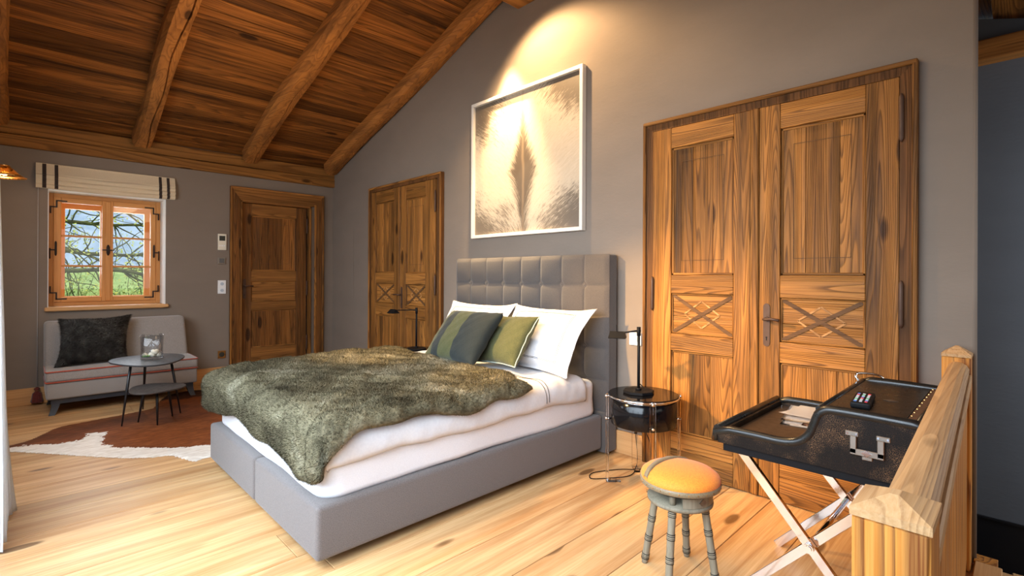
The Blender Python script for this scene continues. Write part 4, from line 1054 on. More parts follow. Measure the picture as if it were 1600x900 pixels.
def cowhide():
    O = smooth_outline(OUT); step = .0125
    xs = np.arange(-3.12, -1.08, step); ys = np.arange(-2.9, -.34, step)
    bm = nm(); lay = bm.verts.layers.float_color.new('coat'); idx = {}
    rr = random.Random(3)
    inside = {(i, j) for i, x in enumerate(xs) for j, y in enumerate(ys) if inpoly(x, y, O)}
    def vert(i, j):
        if (i, j) in idx: return idx[(i, j)]
        x, y = xs[i], ys[j]
        edge = any((i+a, j+b) not in inside for a in (-1, 0, 1) for b in (-1, 0, 1))
        z = .002 if edge else .007+.002*noise2(x*4, y*4, 1)
        if edge: x += rr.uniform(-.004, .004); y += rr.uniform(-.004, .004)
        v = bm.verts.new((x, y, z)); jx = .018*noise2(x*25, y*25, 2)+rr.uniform(-.010, .010); jy = .018*noise2(x*22, y*28, 5)+rr.uniform(-.010, .010)
        wht = 1.0 if inpoly(x+jx, y+jy, WH) else 0.0
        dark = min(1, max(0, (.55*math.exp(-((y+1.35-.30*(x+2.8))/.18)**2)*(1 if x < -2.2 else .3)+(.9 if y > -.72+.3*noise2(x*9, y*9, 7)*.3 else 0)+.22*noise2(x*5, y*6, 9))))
        v[lay] = (wht, dark, 0, 1); idx[(i, j)] = v; return v
    for (i, j) in inside:
        if (i+1, j) in inside and (i, j+1) in inside and (i+1, j+1) in inside:
            f = bm.faces.new([vert(i, j), vert(i+1, j), vert(i+1, j+1), vert(i, j+1)]); f.smooth = True
    m, n, p = mat('cowhide_hair')
    at = N(n, 'ShaderNodeAttribute', attribute_name='coat'); sp = N(n, 'ShaderNodeSeparateColor'); n.links.new(at.outputs['Color'], sp.inputs[0])
    tc = N(n, 'ShaderNodeTexCoord'); mp = N(n, 'ShaderNodeMapping'); mp.inputs['Scale'].default_value = (14, 60, 20); mp.inputs['Rotation'].default_value = (0, 0, .5); n.links.new(tc.outputs['Object'], mp.inputs[0])
    no = N(n, 'ShaderNodeTexNoise', Scale=1.0, Detail=5.0, Distortion=.8); n.links.new(mp.outputs[0], no.inputs['Vector'])
    br = ramp(n, no.outputs[0], [(.3, (.10, .025, .007)), (.55, (.20, .058, .016)), (.8, (.32, .115, .038))])
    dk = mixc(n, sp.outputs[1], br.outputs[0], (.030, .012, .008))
    wt = ramp(n, no.outputs[0], [(.3, (.58, .51, .43)), (.7, (.80, .76, .70))])
    n.links.new(mixc(n, ramp(n, sp.outputs[0], [(.4, (0,)*3), (.6, (1,)*3)]).outputs[0], dk, wt.outputs[0]), p.inputs['Base Color'])
    p.inputs['Roughness'].default_value = .6; p.inputs['Specular IOR Level'].default_value = .15
    b = N(n, 'ShaderNodeBump', Strength=.4, Distance=.003); n.links.new(no.outputs[0], b.inputs['Height']); n.links.new(b.outputs[0], p.inputs['Normal'])
    o = obj('cowhide_rug', bm, m, None, loc=(-2.2, -1.6, 0))
    tag(o, 'brown and white cowhide rug under the small round tables', 'rug')
cowhide()

# ------------------------------------------------------------------ two side tables and the vase
def blob_top(bm, cx, cy, rx, ry, z, th, rot=0, p=3, amp=.08):
    n = 64; prof = [(.985, z-th), (1.0, z-th*.6), (1.0, z-.002), (.99, z)]
    rings = []
    for s, zz in prof:
        rg = []
        for k in range(n):
            a = 2*PI*k/n; r = 1+amp*math.cos(p*(a-rot)); rg.append(bm.verts.new((cx+rx*s*r*math.cos(a), cy+ry*s*r*math.sin(a), zz)))
        rings.append(rg)
    for a, b in zip(rings, rings[1:]):
        for k in range(n): bm.faces.new((a[k], a[(k+1) % n], b[(k+1) % n], b[k]))
    bm.faces.new(rings[0][::-1]); bm.faces.new(rings[-1])
M_tabtop = plain('dark_grey_table_top', (.045, .047, .052), .38); M_tableg = plain('black_table_leg', (.012, .012, .014), .35)
M_tabtop2 = plain('brown_grey_table_top', (.060, .053, .050), .42)
def table(label, cx, cy, rx, ry, z, feet, tops, m, rot):
    t = thing('side_table', label, 'table', (cx, cy, 0), 'nested black metal side tables')
    bm = nm(); blob_top(bm, cx, cy, rx, ry, z, .013, rot); obj('table_top', bm, m, t)
    for f, tp in zip(feet, tops):
        bm = nm(); tube(bm, [(*tp, z-.013), ((tp[0]*.65+f[0]*.35), (tp[1]*.65+f[1]*.35), z*.66), (*f, .009)], [.010, .0105, .0055], 10); obj('leg', bm, M_tableg, t)
table('taller dark table carrying the glass vase', -2.185, -1.20, .262, .345, .487, [(-2.399, -1.462), (-2.192, -.961), (-1.977, -1.335)], [(-2.33, -1.36), (-2.185, -1.03), (-2.04, -1.27)], M_tabtop, .5)
table('lower dark table standing in front under the taller one', -2.185, -1.530, .190, .205, .296, [(-2.288, -1.420), (-2.189, -1.62), (-2.048, -1.40)], [(-2.25, -1.45), (-2.185, -1.57), (-2.09, -1.44)], M_tabtop2, 1.9)
vs = thing('glass_vase', 'clear glass vase of blossoms on the taller side table', 'vase', (-2.165, -1.205, .488))
def vase():
    bm = nm(); n = 48; cx, cy, z0, h = -2.165, -1.205, .4885, .205
    def rr(a): return (1/((abs(math.cos(a))**3+abs(math.sin(a))**3)**(1/3)))
    def ring(r, z, fl): return [bm.verts.new((cx+r*rr(2*PI*k/n+.3)*math.cos(2*PI*k/n), cy+r*rr(2*PI*k/n+.3)*math.sin(2*PI*k/n), z+(fl*.006*math.sin(3*2*PI*k/n)))) for k in range(n)]
    rings = [ring(.075, z0, 0), ring(.080, z0+.006, 0), ring(.077, z0+.08, 0), ring(.083, z0+h, 1), ring(.078, z0+h+.001, 1), ring(.072, z0+.08, 0), ring(.074, z0+.016, 0), ring(.02, z0+.014, 0)]
    for a, b in zip(rings, rings[1:]):
        for k in range(n): f = bm.faces.new((a[k], a[(k+1) % n], b[(k+1) % n], b[k])); f.smooth = True
    bm.faces.new(rings[0][::-1]); bm.faces.new(rings[-1]); obj('glass_body', bm, M_vase, vs)
vase()
M_blossom = plain('cream_blossom', (.78, .72, .58), .7); M_succ = plain('fresh_green_leaf', (.20, .42, .07), .5)
for k, (dx, dy, dz) in enumerate([(0, -.03, 0), (.03, -.01, 0), (.05, .02, 0), (.02, .04, 0), (.045, -.03, 0), (-.005, .02, .002), (.01, -.005, .03), (.035, .015, .028), (.02, -.035, .026), (-.045, .035, 0)]):
    bm = nm(); c = Vector((-2.165+dx, -1.205+dy, .505+.016+dz))
    bmesh.ops.create_icosphere(bm, subdivisions=2, radius=.019)
    for v in bm.verts: d = v.co.normalized(); v.co *= 1+.22*math.sin(d.x*9+k)*math.sin(d.y*8)*math.cos(d.z*7)
    bmesh.ops.translate(bm, verts=bm.verts, vec=c)
    o = obj('blossom', bm, M_blossom, None, smooth=True, loc=tuple(c)); tag(o, 'cream blossom head in the glass vase', 'flower', 'cream blossoms in the glass vase')
pl = thing('succulent', 'fresh green rosette plant in the glass vase', 'plant', (-2.205, -1.235, .505))
for k in range(13):
    a = k*2.4; l = .020+.0015*k; bm = nm(); c = Vector((-2.205, -1.235, .508))
    d = Vector((math.cos(a), math.sin(a), .9-.05*k)).normalized(); s = d.cross(Vector((0, 0, 1))).normalized()
    pts = [c, c+d*l*.6+s*.008, c+d*l*1.3, c+d*l*.6-s*.008]; vv = [bm.verts.new(q) for q in pts]; up_ = bm.verts.new(c+d*l*.6+Vector((0, 0, .005))); dn_ = bm.verts.new(c+d*l*.6-Vector((0, 0, .004)))
    for i in range(4): bm.faces.new((vv[i], vv[(i+1) % 4], up_)); bm.faces.new((vv[(i+1) % 4], vv[i], dn_))
    obj('leaf', bm, M_succ, pl)

# ------------------------------------------------------------------ nightstands and reading lamps
def nightstand(cx, cy, label):
    t = thing('nightstand', label, 'nightstand', (cx, cy, 0), 'round black nightstands on clear legs')
    bm = nm(); lathe(bm, [(.182, .345), (.190, .350), (.192, .42), (.190, .492), (.185, .495)], (cx, cy), 48); obj('drawer_drum', bm, M_gloss, t)
    bm = nm(); lathe(bm, [(.186, .4955), (.186, .502)], (cx, cy), 48); obj('shadow_gap', bm, M_chrome, t)
    bm = nm(); lathe(bm, [(.196, .503), (.203, .505), (.204, .521), (.200, .524)], (cx, cy), 56); tp = obj('table_top', bm, M_gloss, t)
    bm = nm(); pts = [(cx+.204*math.cos(2*PI*k/56), cy+.204*math.sin(2*PI*k/56), .513) for k in range(56)]; tube(bm, pts, .0055, 8, closed=True); obj('chrome_rim', bm, M_chrome, tp)
    for k in range(4):
        a = PI/4+k*PI/2; ux, uy = math.cos(a), math.sin(a); bm = nm(); r = .213
        box(bm, r-.006, r+.006, -.016, .016, .002, .520, bev=.002); box(bm, .135, r+.006, -.016, .016, .0, .012, bev=.002)
        xf(bm, Matrix.Translation((cx, cy, 0)) @ Matrix.Rotation(a, 4, 'Z')); lg = obj('leg', bm, M_acrylic, t)
        for z in (.375, .508):
            bm = nm(); q = lambda d: (cx+ux*d, cy+uy*d, z); tube(bm, [q(.19), q(.221), q(.226)], [.005, .009, .006], 12); obj('bolt', bm, M_chrome, lg)
    return t
NS = (-.322, -4.895); NS2 = (-.33, -2.47)
nightstand(*NS, 'round black lacquer nightstand on clear legs beside the big door'); nightstand(*NS2, 'round black lacquer nightstand hidden behind the far side of the bed')
def reading_lamp(px, py, z0, hx, hy, label, zt=.385):
    t = thing('desk_lamp', label, 'lamp', (px, py, z0), 'black metal reading lamps at the bed')
    bm = nm()
    lathe(bm, [(.088, z0), (.092, z0+.003), (.092, z0+.015), (.088, z0+.018)], (px+.0, py-.0), 8, squash=(1, 1)); obj('base', bm, M_black, t, smooth=False)
    bm = nm(); tube(bm, [(px, py, z0+.018), (px, py, z0+zt)], .0085, 14); tube(bm, [(px, py, z0+zt-.045), (px, py, z0+zt+.008)], .0115, 14); pl_ = obj('pole', bm, M_black, t)
    bm = nm(); tube(bm, [(px, py, z0+.018), (px, py, z0+.030)], .018, 14); obj('pole_collar', bm, M_black, pl_)
    zt_ = z0+zt-.012; d = Vector((hx-px, hy-py, 0)); L = d.length; d.normalize(); s = Vector((-d.y, d.x, 0))
    bm = nm(); tube(bm, [Vector((px, py, zt_))-d*.012, Vector((hx, hy, zt_-.022))], .0055, 10); obj('arm', bm, M_brass if False else M_black, t)
    # roof-shaped head: ridge along the arm
    c = Vector((hx, hy, zt_-.02)); hl, hw, hh = .050, .040, .028
    A = []
    bm = nm(); out = [c-d*hl*.75+Vector((0, 0, hh*.35)), c+d*hl*1.0+Vector((0, 0, hh*.35))]
    for thk in (0, -.003):
        r0, r1 = out[0]+Vector((0, 0, thk)), out[1]+Vector((0, 0, thk))
        A.append([bm.verts.new(q) for q in (r0, r1, c+d*hl*1.15+s*hw+Vector((0, 0, -hh+thk)), c-d*hl*.9+s*hw+Vector((0, 0, -hh+thk)), c+d*hl*1.15-s*hw+Vector((0, 0, -hh+thk)), c-d*hl*.9-s*hw+Vector((0, 0, -hh+thk)))])
    for V, fl_ in ((A[0], 1), (A[1], -1)):
        for q in ((0, 1, 2, 3), (1, 0, 5, 4)): bm.faces.new([V[i] for i in (q if fl_ > 0 else q[::-1])])
        bm.faces.new([V[0], V[3], V[5]] if fl_ > 0 else [V[5], V[3], V[0]]); bm.faces.new([V[1], V[4], V[2]] if fl_ > 0 else [V[2], V[4], V[1]])
    sh = obj('lamp_head', bm, M_black, t)
    bm = nm(); tube(bm, [c+d*.01+Vector((0, 0, hh*.3)), c+d*.012+Vector((0, 0, hh*.3+.042))], .0022, 8); obj('switch_pin', bm, M_black, sh)
    return t
reading_lamp(-.330, -4.868, .524, -.385, -4.762, 'black metal reading lamp on the nightstand beside the big door')
reading_lamp(-.33, -2.505, .524, -.36, -2.15, 'black metal reading lamp on the far side of the bed before the small door')
# lamp cable
bm = nm(); pts = [(-.25, -4.86, .535), (-.20, -4.80, .545), (-.14, -4.76, .52), (-.10, -4.72, .40), (-.09, -4.70, .22), (-.10, -4.72, .06), (-.18, -4.76, .008), (-.32, -4.80, .006), (-.46, -4.72, .006), (-.52, -4.66, .006), (-.44, -4.62, .006), (-.28, -4.70, .006), (-.16, -4.82, .02), (-.14, -4.84, .15), (-.20, -4.83, .28), (-.16, -4.80, .36)]
def smooth3(P, sub=8):
    P = [Vector(p) for p in P]; out = []
    for i in range(len(P)-1):
        p0, p1, p2, p3 = P[max(i-1, 0)], P[i], P[i+1], P[min(i+2, len(P)-1)]
        for k in range(sub):
            t = k/sub; out.append(.5*((2*p1)+(-p0+p2)*t+(2*p0-5*p1+4*p2-p3)*t*t+(-p0+3*p1-3*p2+p3)*t**3))
    return out+[P[-1]]
tube(bm, smooth3(pts), .0028, 8); o = obj('lamp_cable', bm, M_black, None, loc=(-.3, -4.75, 0)); tag(o, 'thin black lamp cable looping under the nightstand on the floor', 'cable')
bm = nm(); tube(bm, [(-.09, -4.70, .19), (-.09, -4.70, .25)], .009, 10); obj('cord_switch', bm, M_black, o)

# ------------------------------------------------------------------ stool
st = thing('stool', 'round stool with orange velvet seat, leather strap and ringed grey legs', 'stool', (-1.02, -5.48, 0))
SC = (-1.025, -5.487)
M_sgrey = wood('grey_green_painted_wood', 2, (.20, .175, .125), (.10, .085, .06), (.34, .30, .22), rings=4, across=10, knots=0, rough=.4, bump=.1, vary=.05, contrast=.6)
M_strap = fabric('tan_grey_leather_strap', (.24, .185, .105), (.18, .135, .075), 200, .5, .1, .1)
bm = nm(); prof = [(.148, .385), (.155, .392), (.157, .402), (.152, .414), (.135, .427), (.10, .438), (.05, .444), (.004, .445)]
lathe(bm, prof, SC, 56)
obj('seat_cushion', bm, M_orange, st)
bm = nm(); lathe(bm, [(.150, .372), (.157, .374), (.159, .384), (.157, .394), (.152, .396)], SC, 56); sr = obj('seat_rim', bm, M_strap, st)
for k in range(28): a = 2*PI*k/28; bm = nm(); c = Vector((SC[0]+.159*math.cos(a), SC[1]+.159*math.sin(a), .384)); bmesh.ops.create_icosphere(bm, subdivisions=1, radius=.0028); bmesh.ops.translate(bm, verts=bm.verts, vec=c); obj('rim_stud', bm, M_brass, sr)
# strap across the seat, off centre towards the bed
def seat_h(r): 
    for (r1, z1), (r0, z0) in zip(prof[1:], prof[2:]):
        if r0 <= r <= r1: return z0+(z1-z0)*(r-r0)/(r1-r0)
    return .445 if r < .01 else .395
bm = nm(); dv2 = Vector((.95, -.12)).normalized(); pn = Vector((-dv2.y, dv2.x)); rows = []
for k in range(41):
    t = -1+2*k/40; row = []
    for s_ in (-.013, -.011, 0, .011, .013):
        offc = .062+.020*(1-t*t)+s_; lim = math.sqrt(max(0, .1575**2-offc**2)); q = dv2*(t*lim)+pn*offc; r = q.length
        row.append(bm.verts.new((SC[0]+q.x, SC[1]+q.y, seat_h(min(r, .156))+(.007 if abs(s_) < .012 else -.002))))
    rows.append(row)
for a, b in zip(rows, rows[1:]):
    for k in range(4): f = bm.faces.new((a[k], a[k+1], b[k+1], b[k])); f.smooth = True
obj('leather_strap', bm, M_strap, st)
bm = nm(); lathe(bm, [(.118, .300), (.128, .302), (.130, .310), (.128, .318), (.02, .319)], SC, 48); obj('lower_ring', bm, M_sgrey, st)
bm = nm(); lathe(bm, [(.10, .362), (.135, .362), (.148, .372), (.02, .373)], SC, 48); obj('seat_plate', bm, M_black, st)
feet = [(-1.060, -5.345), (-.885, -5.448), (-1.172, -5.515), (-.992, -5.625)]
for fx, fy_ in feet:
    dx_, dy_ = fx-SC[0], fy_-SC[1]; k = .66
    topp = Vector((SC[0]+dx_*k, SC[1]+dy_*k, .315)); f = Vector((fx, fy_, 0)); pts = []; rs = []
    for i in range(49):
        t = i/48; pts.append(topp.lerp(f, t)); rr_ = .0150-.0005*t
        for c_ in (.10, .37, .64, .90):
            for dd in (-.022, 0, .022):
                if abs(t-c_-dd) < .012: rr_ = .0160 if dd != 0 else .0168
        if t > .97: rr_ = .012
        rs.append(rr_)
    bm = nm(); tube(bm, pts, rs, 14); lg = obj('leg', bm, M_sgrey, st)
    for c_ in (.10, .37, .64, .90):
        for dd in (-.033, -.011, .011, .033):
            p = topp.lerp(f, min(c_+dd, .985)); d = (f-topp).normalized(); bm = nm(); tube(bm, [p-d*.0012, p+d*.0012], .0166, 14); obj('black_ring', bm, M_black, lg)
    bm = nm(); tube(bm, [Vector((topp.x, topp.y, .315)), Vector((topp.x, topp.y, .364))], .012, 12); obj('spacer_post', bm, M_sgrey, st)
# little curved drawer box with diamond badge (camera right side)
bm = nm(); a0, a1 = math.radians(-148), math.radians(-60); n = 16; R1, R0 = .127, .06; ring = []
for k in range(n+1):
    a = a0+(a1-a0)*k/n
    ring.append([bm.verts.new((SC[0]+r*math.cos(a), SC[1]+r*math.sin(a), z)) for r, z in ((R0, .320), (R1, .320), (R1, .361), (R0, .361))])
for a, b in zip(ring, ring[1:]):
    for k in range(4): bm.faces.new((a[k], a[(k+1) % 4], b[(k+1) % 4], b[k]))
bm.faces.new(ring[0]); bm.faces.new(ring[-1][::-1]); db = obj('drawer_box', bm, M_sgrey, st)
bm = nm(); a = math.radians(-112); t_ = Vector((-math.sin(a), math.cos(a), 0)); o_ = Vector((math.cos(a), math.sin(a), 0)); c = Vector((SC[0], SC[1], .341))+o_*.1275
q = [c+t_*.017, c+Vector((0, 0, .013)), c-t_*.017, c-Vector((0, 0, .013))]; A_ = [bm.verts.new(p) for p in q]; B_ = [bm.verts.new(p+o_*.003) for p in q]
bm.faces.new(A_[::-1]); bm.faces.new(B_)
for i in range(4): bm.faces.new((A_[i], A_[(i+1) % 4], B_[(i+1) % 4], B_[i]))
obj('diamond_badge', bm, M_nickel, db)

# ------------------------------------------------------------------ trunk desk on chrome X legs
dk = thing('trunk_desk', 'black crackled leather trunk desk on chrome crossed legs', 'desk', (-.76, -5.96, 0))
X0, X1 = -1.10, -.42
ctop = [(-5.675, .655), (-5.80, .657), (-5.88, .656), (-5.925, .662), (-5.955, .676), (-5.978, .700), (-5.992, .735), (-6.004, .770), (-6.022, .788), (-6.05, .793), (-6.14, .793), (-6.258, .790)]
def smooth2(P, sub=5):
    return [(v.x, v.y) for v in [Vector((q[0], q[1])) for q in [(p.x, p.y) for p in smooth3([(a, b, 0) for a, b in P], sub)]]]
ct = smooth2(ctop)
for xa, xb in ((X0, X0+.024), (X1-.024, X1)):
    bm = nm(); prism(bm, [(y, z-.006) for y, z in ct]+[(-6.258, .602), (-5.675, .602)], 0, xa, xb); sp_ = obj('side_panel', bm, M_crackle, dk)
    bm = nm(); tube(bm, [((xa+xb)/2, y, z-.004) for y, z in [(-5.664, .610), (-5.664, .640)]+ct[2:]+[(-6.270, .780), (-6.272, .70), (-6.272, .612)]], .0165, 12); obj('rolled_edge', bm, M_leather, sp_)
bm = nm(); box(bm, X0+.02, X1-.02, -5.690, -5.662, .602, .648, bev=.006); obj('front_rail', bm, M_crackle, dk)
bm = nm(); tube(bm, [(X0+.01, -5.668, .650), (X1-.01, -5.668, .650)], .0135, 12); obj('rolled_edge', bm, M_leather, dk)
bm = nm(); box(bm, X0+.024, X1-.024, -6.0, -5.69, .612, .626, bev=.002); obj('tray', bm, M_deskbrown, dk)
bm = nm(); box(bm, X0+.024, X1-.024, -6.262, -6.000, .604, .786, bev=.004); tb = obj('trunk_box', bm, M_crackle, dk)
bm = nm(); box(bm, X0+.026, X1-.026, -6.225, -6.014, .786, .7895, bev=.001); obj('top_panel', bm, M_leather, tb)
bm = nm(); tube(bm, [(X0+.01, -6.004, .786), (X1-.01, -6.004, .786)], .010, 10); obj('rolled_edge', bm, M_leather, dk)
bm = nm(); tube(bm, [(X0+.01, -6.262, .782), (X1-.01, -6.262, .782)], .016, 10); obj('rolled_edge', bm, M_leather, dk)
bm = nm(); box(bm, X0+.02, X1-.02, -6.253, -6.228, .786, .7905, bev=.001); stp = obj('edge_band', bm, fabric('brown_leather_band', (.10, .045, .020), (.06, .028, .014), 90, .6, 0), tb)
for k in range(11): bm = nm(); bmesh.ops.create_icosphere(bm, subdivisions=1, radius=.004); bmesh.ops.translate(bm, verts=bm.verts, vec=(X0+.05+k*.058, -6.232, .7905)); obj('stud', bm, M_brass, stp)
bm = nm(); q = [(-.782, -6.150), (-.800, -6.128), (-.818, -6.150), (-.800, -6.172)]
prism(bm, q, 2, .789, .7915); obj('diamond_badge', bm, M_nickel, tb)
for x in (X0+.05, X1-.05):
    for y in (-5.70, -5.98): bm = nm(); bmesh.ops.create_icosphere(bm, subdivisions=1, radius=.004); bmesh.ops.translate(bm, verts=bm.verts, vec=(x, y, .628)); obj('stud', bm, M_chrome, dk)
bm = nm(); box(bm, X0+.012, X1-.012, -6.255, -5.69, .572, .602, bev=.002); obj('under_frame', bm, M_black, dk)
# campaign handle on the near side (and its twin on the far side)
for xs, sg in ((X0, -1), (X1, 1)):
    def hbx(bm, y0, y1, z0, z1, o0, o1, bev=.002): box(bm, *(sorted((xs+sg*o0, xs+sg*o1))), y0, y1, z0, z1, bev=bev, seg=1)
    bm = nm(); hbx(bm, -6.152, -6.124, .655, .674, 0, .004); hh = obj('handle_plate', bm, M_nickel, dk)
    for yc_ in (-6.098, -6.178): bm = nm(); hbx(bm, yc_-.018, yc_+.018, .722, .738, 0, .004); obj('handle_lug', bm, M_nickel, hh)
    bm = nm()
    hbx(bm, -6.112, -6.094, .672, .726, .006, .012); hbx(bm, -6.182, -6.164, .672, .726, .006, .012); hbx(bm, -6.182, -6.094, .668, .688, .006, .012)
    obj('handle_bar', bm, M_nickel, hh)
    bm = nm(); prism(bm, [(-6.124, .679), (-6.138, .689), (-6.152, .679), (-6.138, .669)], 0, *sorted((xs+sg*.012, xs+sg*.015))); obj('diamond_badge', bm, M_chrome, hh)
    for yc_ in (-6.110, -6.086, -6.190, -6.166): bm = nm(); tube(bm, [(xs+sg*.003, yc_, .731), (xs+sg*.0065, yc_, .731)], .003, 8); obj('screw', bm, M_chrome, hh)
bm = nm(); tube(bm, smooth3([(X1-.045, -5.995, .785), (X1-.042, -5.982, .808), (X1-.02, -5.990, .816), (X1+.005, -6.03, .815), (X1+.018, -6.06, .805), (X1+.02, -6.07, .785)]), .005, 8); obj('lid_stay', bm, M_chrome, dk)
# X legs
for x in (-1.035, -.52):
    for p, q, dxx in (((-5.735, .572), (-6.215, .003), .0), ((-6.215, .572), (-5.690, .003), .021)):
        a = Vector((x+dxx, p[0], p[1])); b = Vector((x+dxx, q[0], q[1])); d = (b-a); L = d.length; d.normalize()
        bm = nm(); box(bm, -.009, .009, -.016, .016, 0, L, bev=.002, seg=1)
        xa_ = Vector((1, 0, 0)); ya_ = d.cross(xa_).normalized(); mtx = Matrix((( xa_.x, ya_.x, d.x, a.x), (xa_.y, ya_.y, d.y, a.y), (xa_.z, ya_.z, d.z, a.z), (0, 0, 0, 1))); xf(bm, mtx); obj('leg', bm, M_chrome, dk)
bm = nm(); tube(bm, [(-1.06, -5.965, .298), (-.485, -5.965, .298)], .011, 12); obj('stretcher', bm, M_chrome, dk)
for x in (-1.05, -.49): bm = nm(); tube(bm, [(x-.006, -5.965, .298), (x+.006, -5.965, .298)], .016, 14); obj('pivot', bm, M_chrome, dk)
# papers on the tray
def sheet(name, lab, cx, cy, w_, h_, rot, z, m, curl=0):
    bm = nm()
    def f(u, v):
        a, b = (u-.5)*w_, (v-.5)*h_; c_, s_ = math.cos(rot), math.sin(rot)
        return Vector((cx+a*c_-b*s_, cy+a*s_+b*c_, z+curl*(u-.5)**2*.25+.0006*math.sin(v*6)))
    grid(bm, f, 10, 10)
    bmesh.ops.solidify(bm, geom=bm.faces[:], thickness=.0008)
    o = obj(name, bm, m, None, loc=(cx, cy, z)); tag(o, lab, 'paper', 'papers on the desk tray'); return o
M_photo = plain('brown_printed_sheet', (.42, .20, .11), .5)
sheet('paper_sheet', 'lowest sheet with brown print on the desk tray', -.60, -5.845, .34, .150, .10, .6285, M_paper)
sheet('paper_sheet', 'brown printed card peeping out under the white sheets', -.62, -5.885, .24, .075, .06, .6302, M_photo)
sheet('paper_sheet', 'middle white sheet turned slightly on the desk tray', -.56, -5.825, .32, .150, .16, .633, M_paper, .02)
sheet('paper_sheet', 'top white sheet with a raised corner on the desk tray', -.54, -5.835, .26, .150, -.12, .637, M_paper, .12)
rc = thing('remote_control', 'black remote control with coloured buttons on top of the desk box', 'remote', (-.96, -6.08, .790))
RM = Matrix.Translation((-.90, -6.090, .790)) @ Matrix.Rotation(.10, 4, 'Z') @ Matrix.Diagonal((1.2, 1.25, 1.1, 1))
bm = nm(); box(bm, -.085, .085, -.022, .022, .0, .017, bev=.005, seg=2); xf(bm, RM); obj('remote_body', bm, M_black, rc)
cols = [plain('button_red', (.6, .04, .05), .4), plain('button_grey', (.45, .45, .48), .4), plain('button_green', (.1, .4, .2), .4), plain('button_blue', (.08, .2, .5), .4)]
for i in range(8):
    for j in range(3):
        bm = nm(); box(bm, -.070+i*.016, -.061+i*.016, -.015+j*.012, -.008+j*.012, .0165, .019, bev=.001, seg=1); xf(bm, RM)
        obj('button', bm, cols[0] if (i == 7 and j == 0) else cols[(i*3+j*5) % 7 if (i*3+j*5) % 7 in (0, 2, 3) else 1], rc)

# ------------------------------------------------------------------ balustrade
bl_ = thing('balustrade', 'solid wooden stair balustrade with newel posts in the right foreground', 'balustrade', (-1.06, -6.32, 0))
def newel(x0, x1, y0, y1, zs, zp, nmx='newel_post'):
    bm = nm(); box(bm, x0, x1, y0, y1, -.02, zs-.012, bev=.004, seg=1); nw = obj(nmx, bm, M_larch, bl_)
    bm = nm(); e = .002
    a = [bm.verts.new(q) for q in ((x0-e, y0-e, zs-.012), (x1+e, y0-e, zs-.012), (x1+e, y1+e, zs-.012), (x0-e, y1+e, zs-.012))]
    b = [bm.verts.new(q) for q in ((x0-e, y0-e, zs), (x1+e, y0-e, zs), (x1+e, y1+e, zs), (x0-e, y1+e, zs))]
    cx, cy = (x0+x1)/2, (y0+y1)/2; c = [bm.verts.new(q) for q in ((cx-.012, cy-.006, zp), (cx+.012, cy-.006, zp), (cx+.012, cy+.006, zp), (cx-.012, cy+.006, zp))]
    for p, q in ((a, b), (b, c)):
        for k in range(4): bm.faces.new((p[k], p[(k+1) % 4], q[(k+1) % 4], q[k]))
    bm.faces.new(c); bm.faces.new(a[::-1]); obj('post_cap', bm, M_rail, nw)
    return nw
nw = newel(-2.110, -2.008, -6.388, -6.300, .893, .911)
bm = nm(); lathe(bm, [(.0075, -.001), (.0075, .001)], (0, 0), 12); xf(bm, Matrix.Translation((-2.110, -6.338, .80)) @ Matrix.Rotation(PI/2, 4, 'Y')); obj('wood_plug', bm, plain('grey_knot', (.07, .07, .08), .7), nw)
newel(-.112, -.016, -6.320, -6.226, .893, .925)
def skew(bm, x0=-2.0, x1=-.1, dy=.062):
    for v in bm.verts: v.co.y += dy*(v.co.x-x0)/(x1-x0)
bm = nm(); sec = [(-.036, .0), (-.038, .030), (-.030, .052), (-.012, .062), (.010, .060), (.026, .050), (.034, .034), (.034, .020), (.020, .012), (.020, .0)]
prism(bm, [(-6.343-a, .800+b) for a, b in sec], 0, -2.008, -.112); skew(bm); obj('handrail', bm, M_rail, bl_)
bm = nm(); box(bm, -2.008, -.112, -6.385, -6.360, .775, .812, bev=.004, seg=1); skew(bm); obj('side_moulding', bm, M_rail, bl_)
bm = nm(); box(bm, -2.008, -.112, -6.358, -6.328, .0, .80, bev=.002, seg=1); skew(bm); pb = obj('infill_panel', bm, M_larch, bl_)
x = -2.0
while x < -.2:
    bm = nm(); box(bm, x+.002, min(x+.15, -.115), -6.372, -6.358, .06, .775, bev=.002, seg=1); skew(bm); obj('infill_board', bm, M_larch, pb); x += .152
bm = nm(); box(bm, -2.15, -.02, -6.415, -6.33, -.022, .001, bev=.003, seg=1); obj('floor_edge', bm, M_basex, bl_)
st_ = thing('staircase', 'wooden stair treads dropping away behind the balustrade', 'stairs', (-.5, -6.9, -.2), kind='structure')
for k in range(9):
    bm = nm(); box(bm, .06+.22*k, .36+.22*k, -7.5, -6.44, -.20-.19*k, -.16-.19*k, bev=.004, seg=1)
    obj('tread', bm, M_basex, st_) if .36+.22*k < 1.65 else bm.free()
bm = nm(); box(bm, -.02, .06, -6.40, -6.325, -.03, -.0, bev=.002, seg=1); obj('stair_string', bm, M_larch, st_)

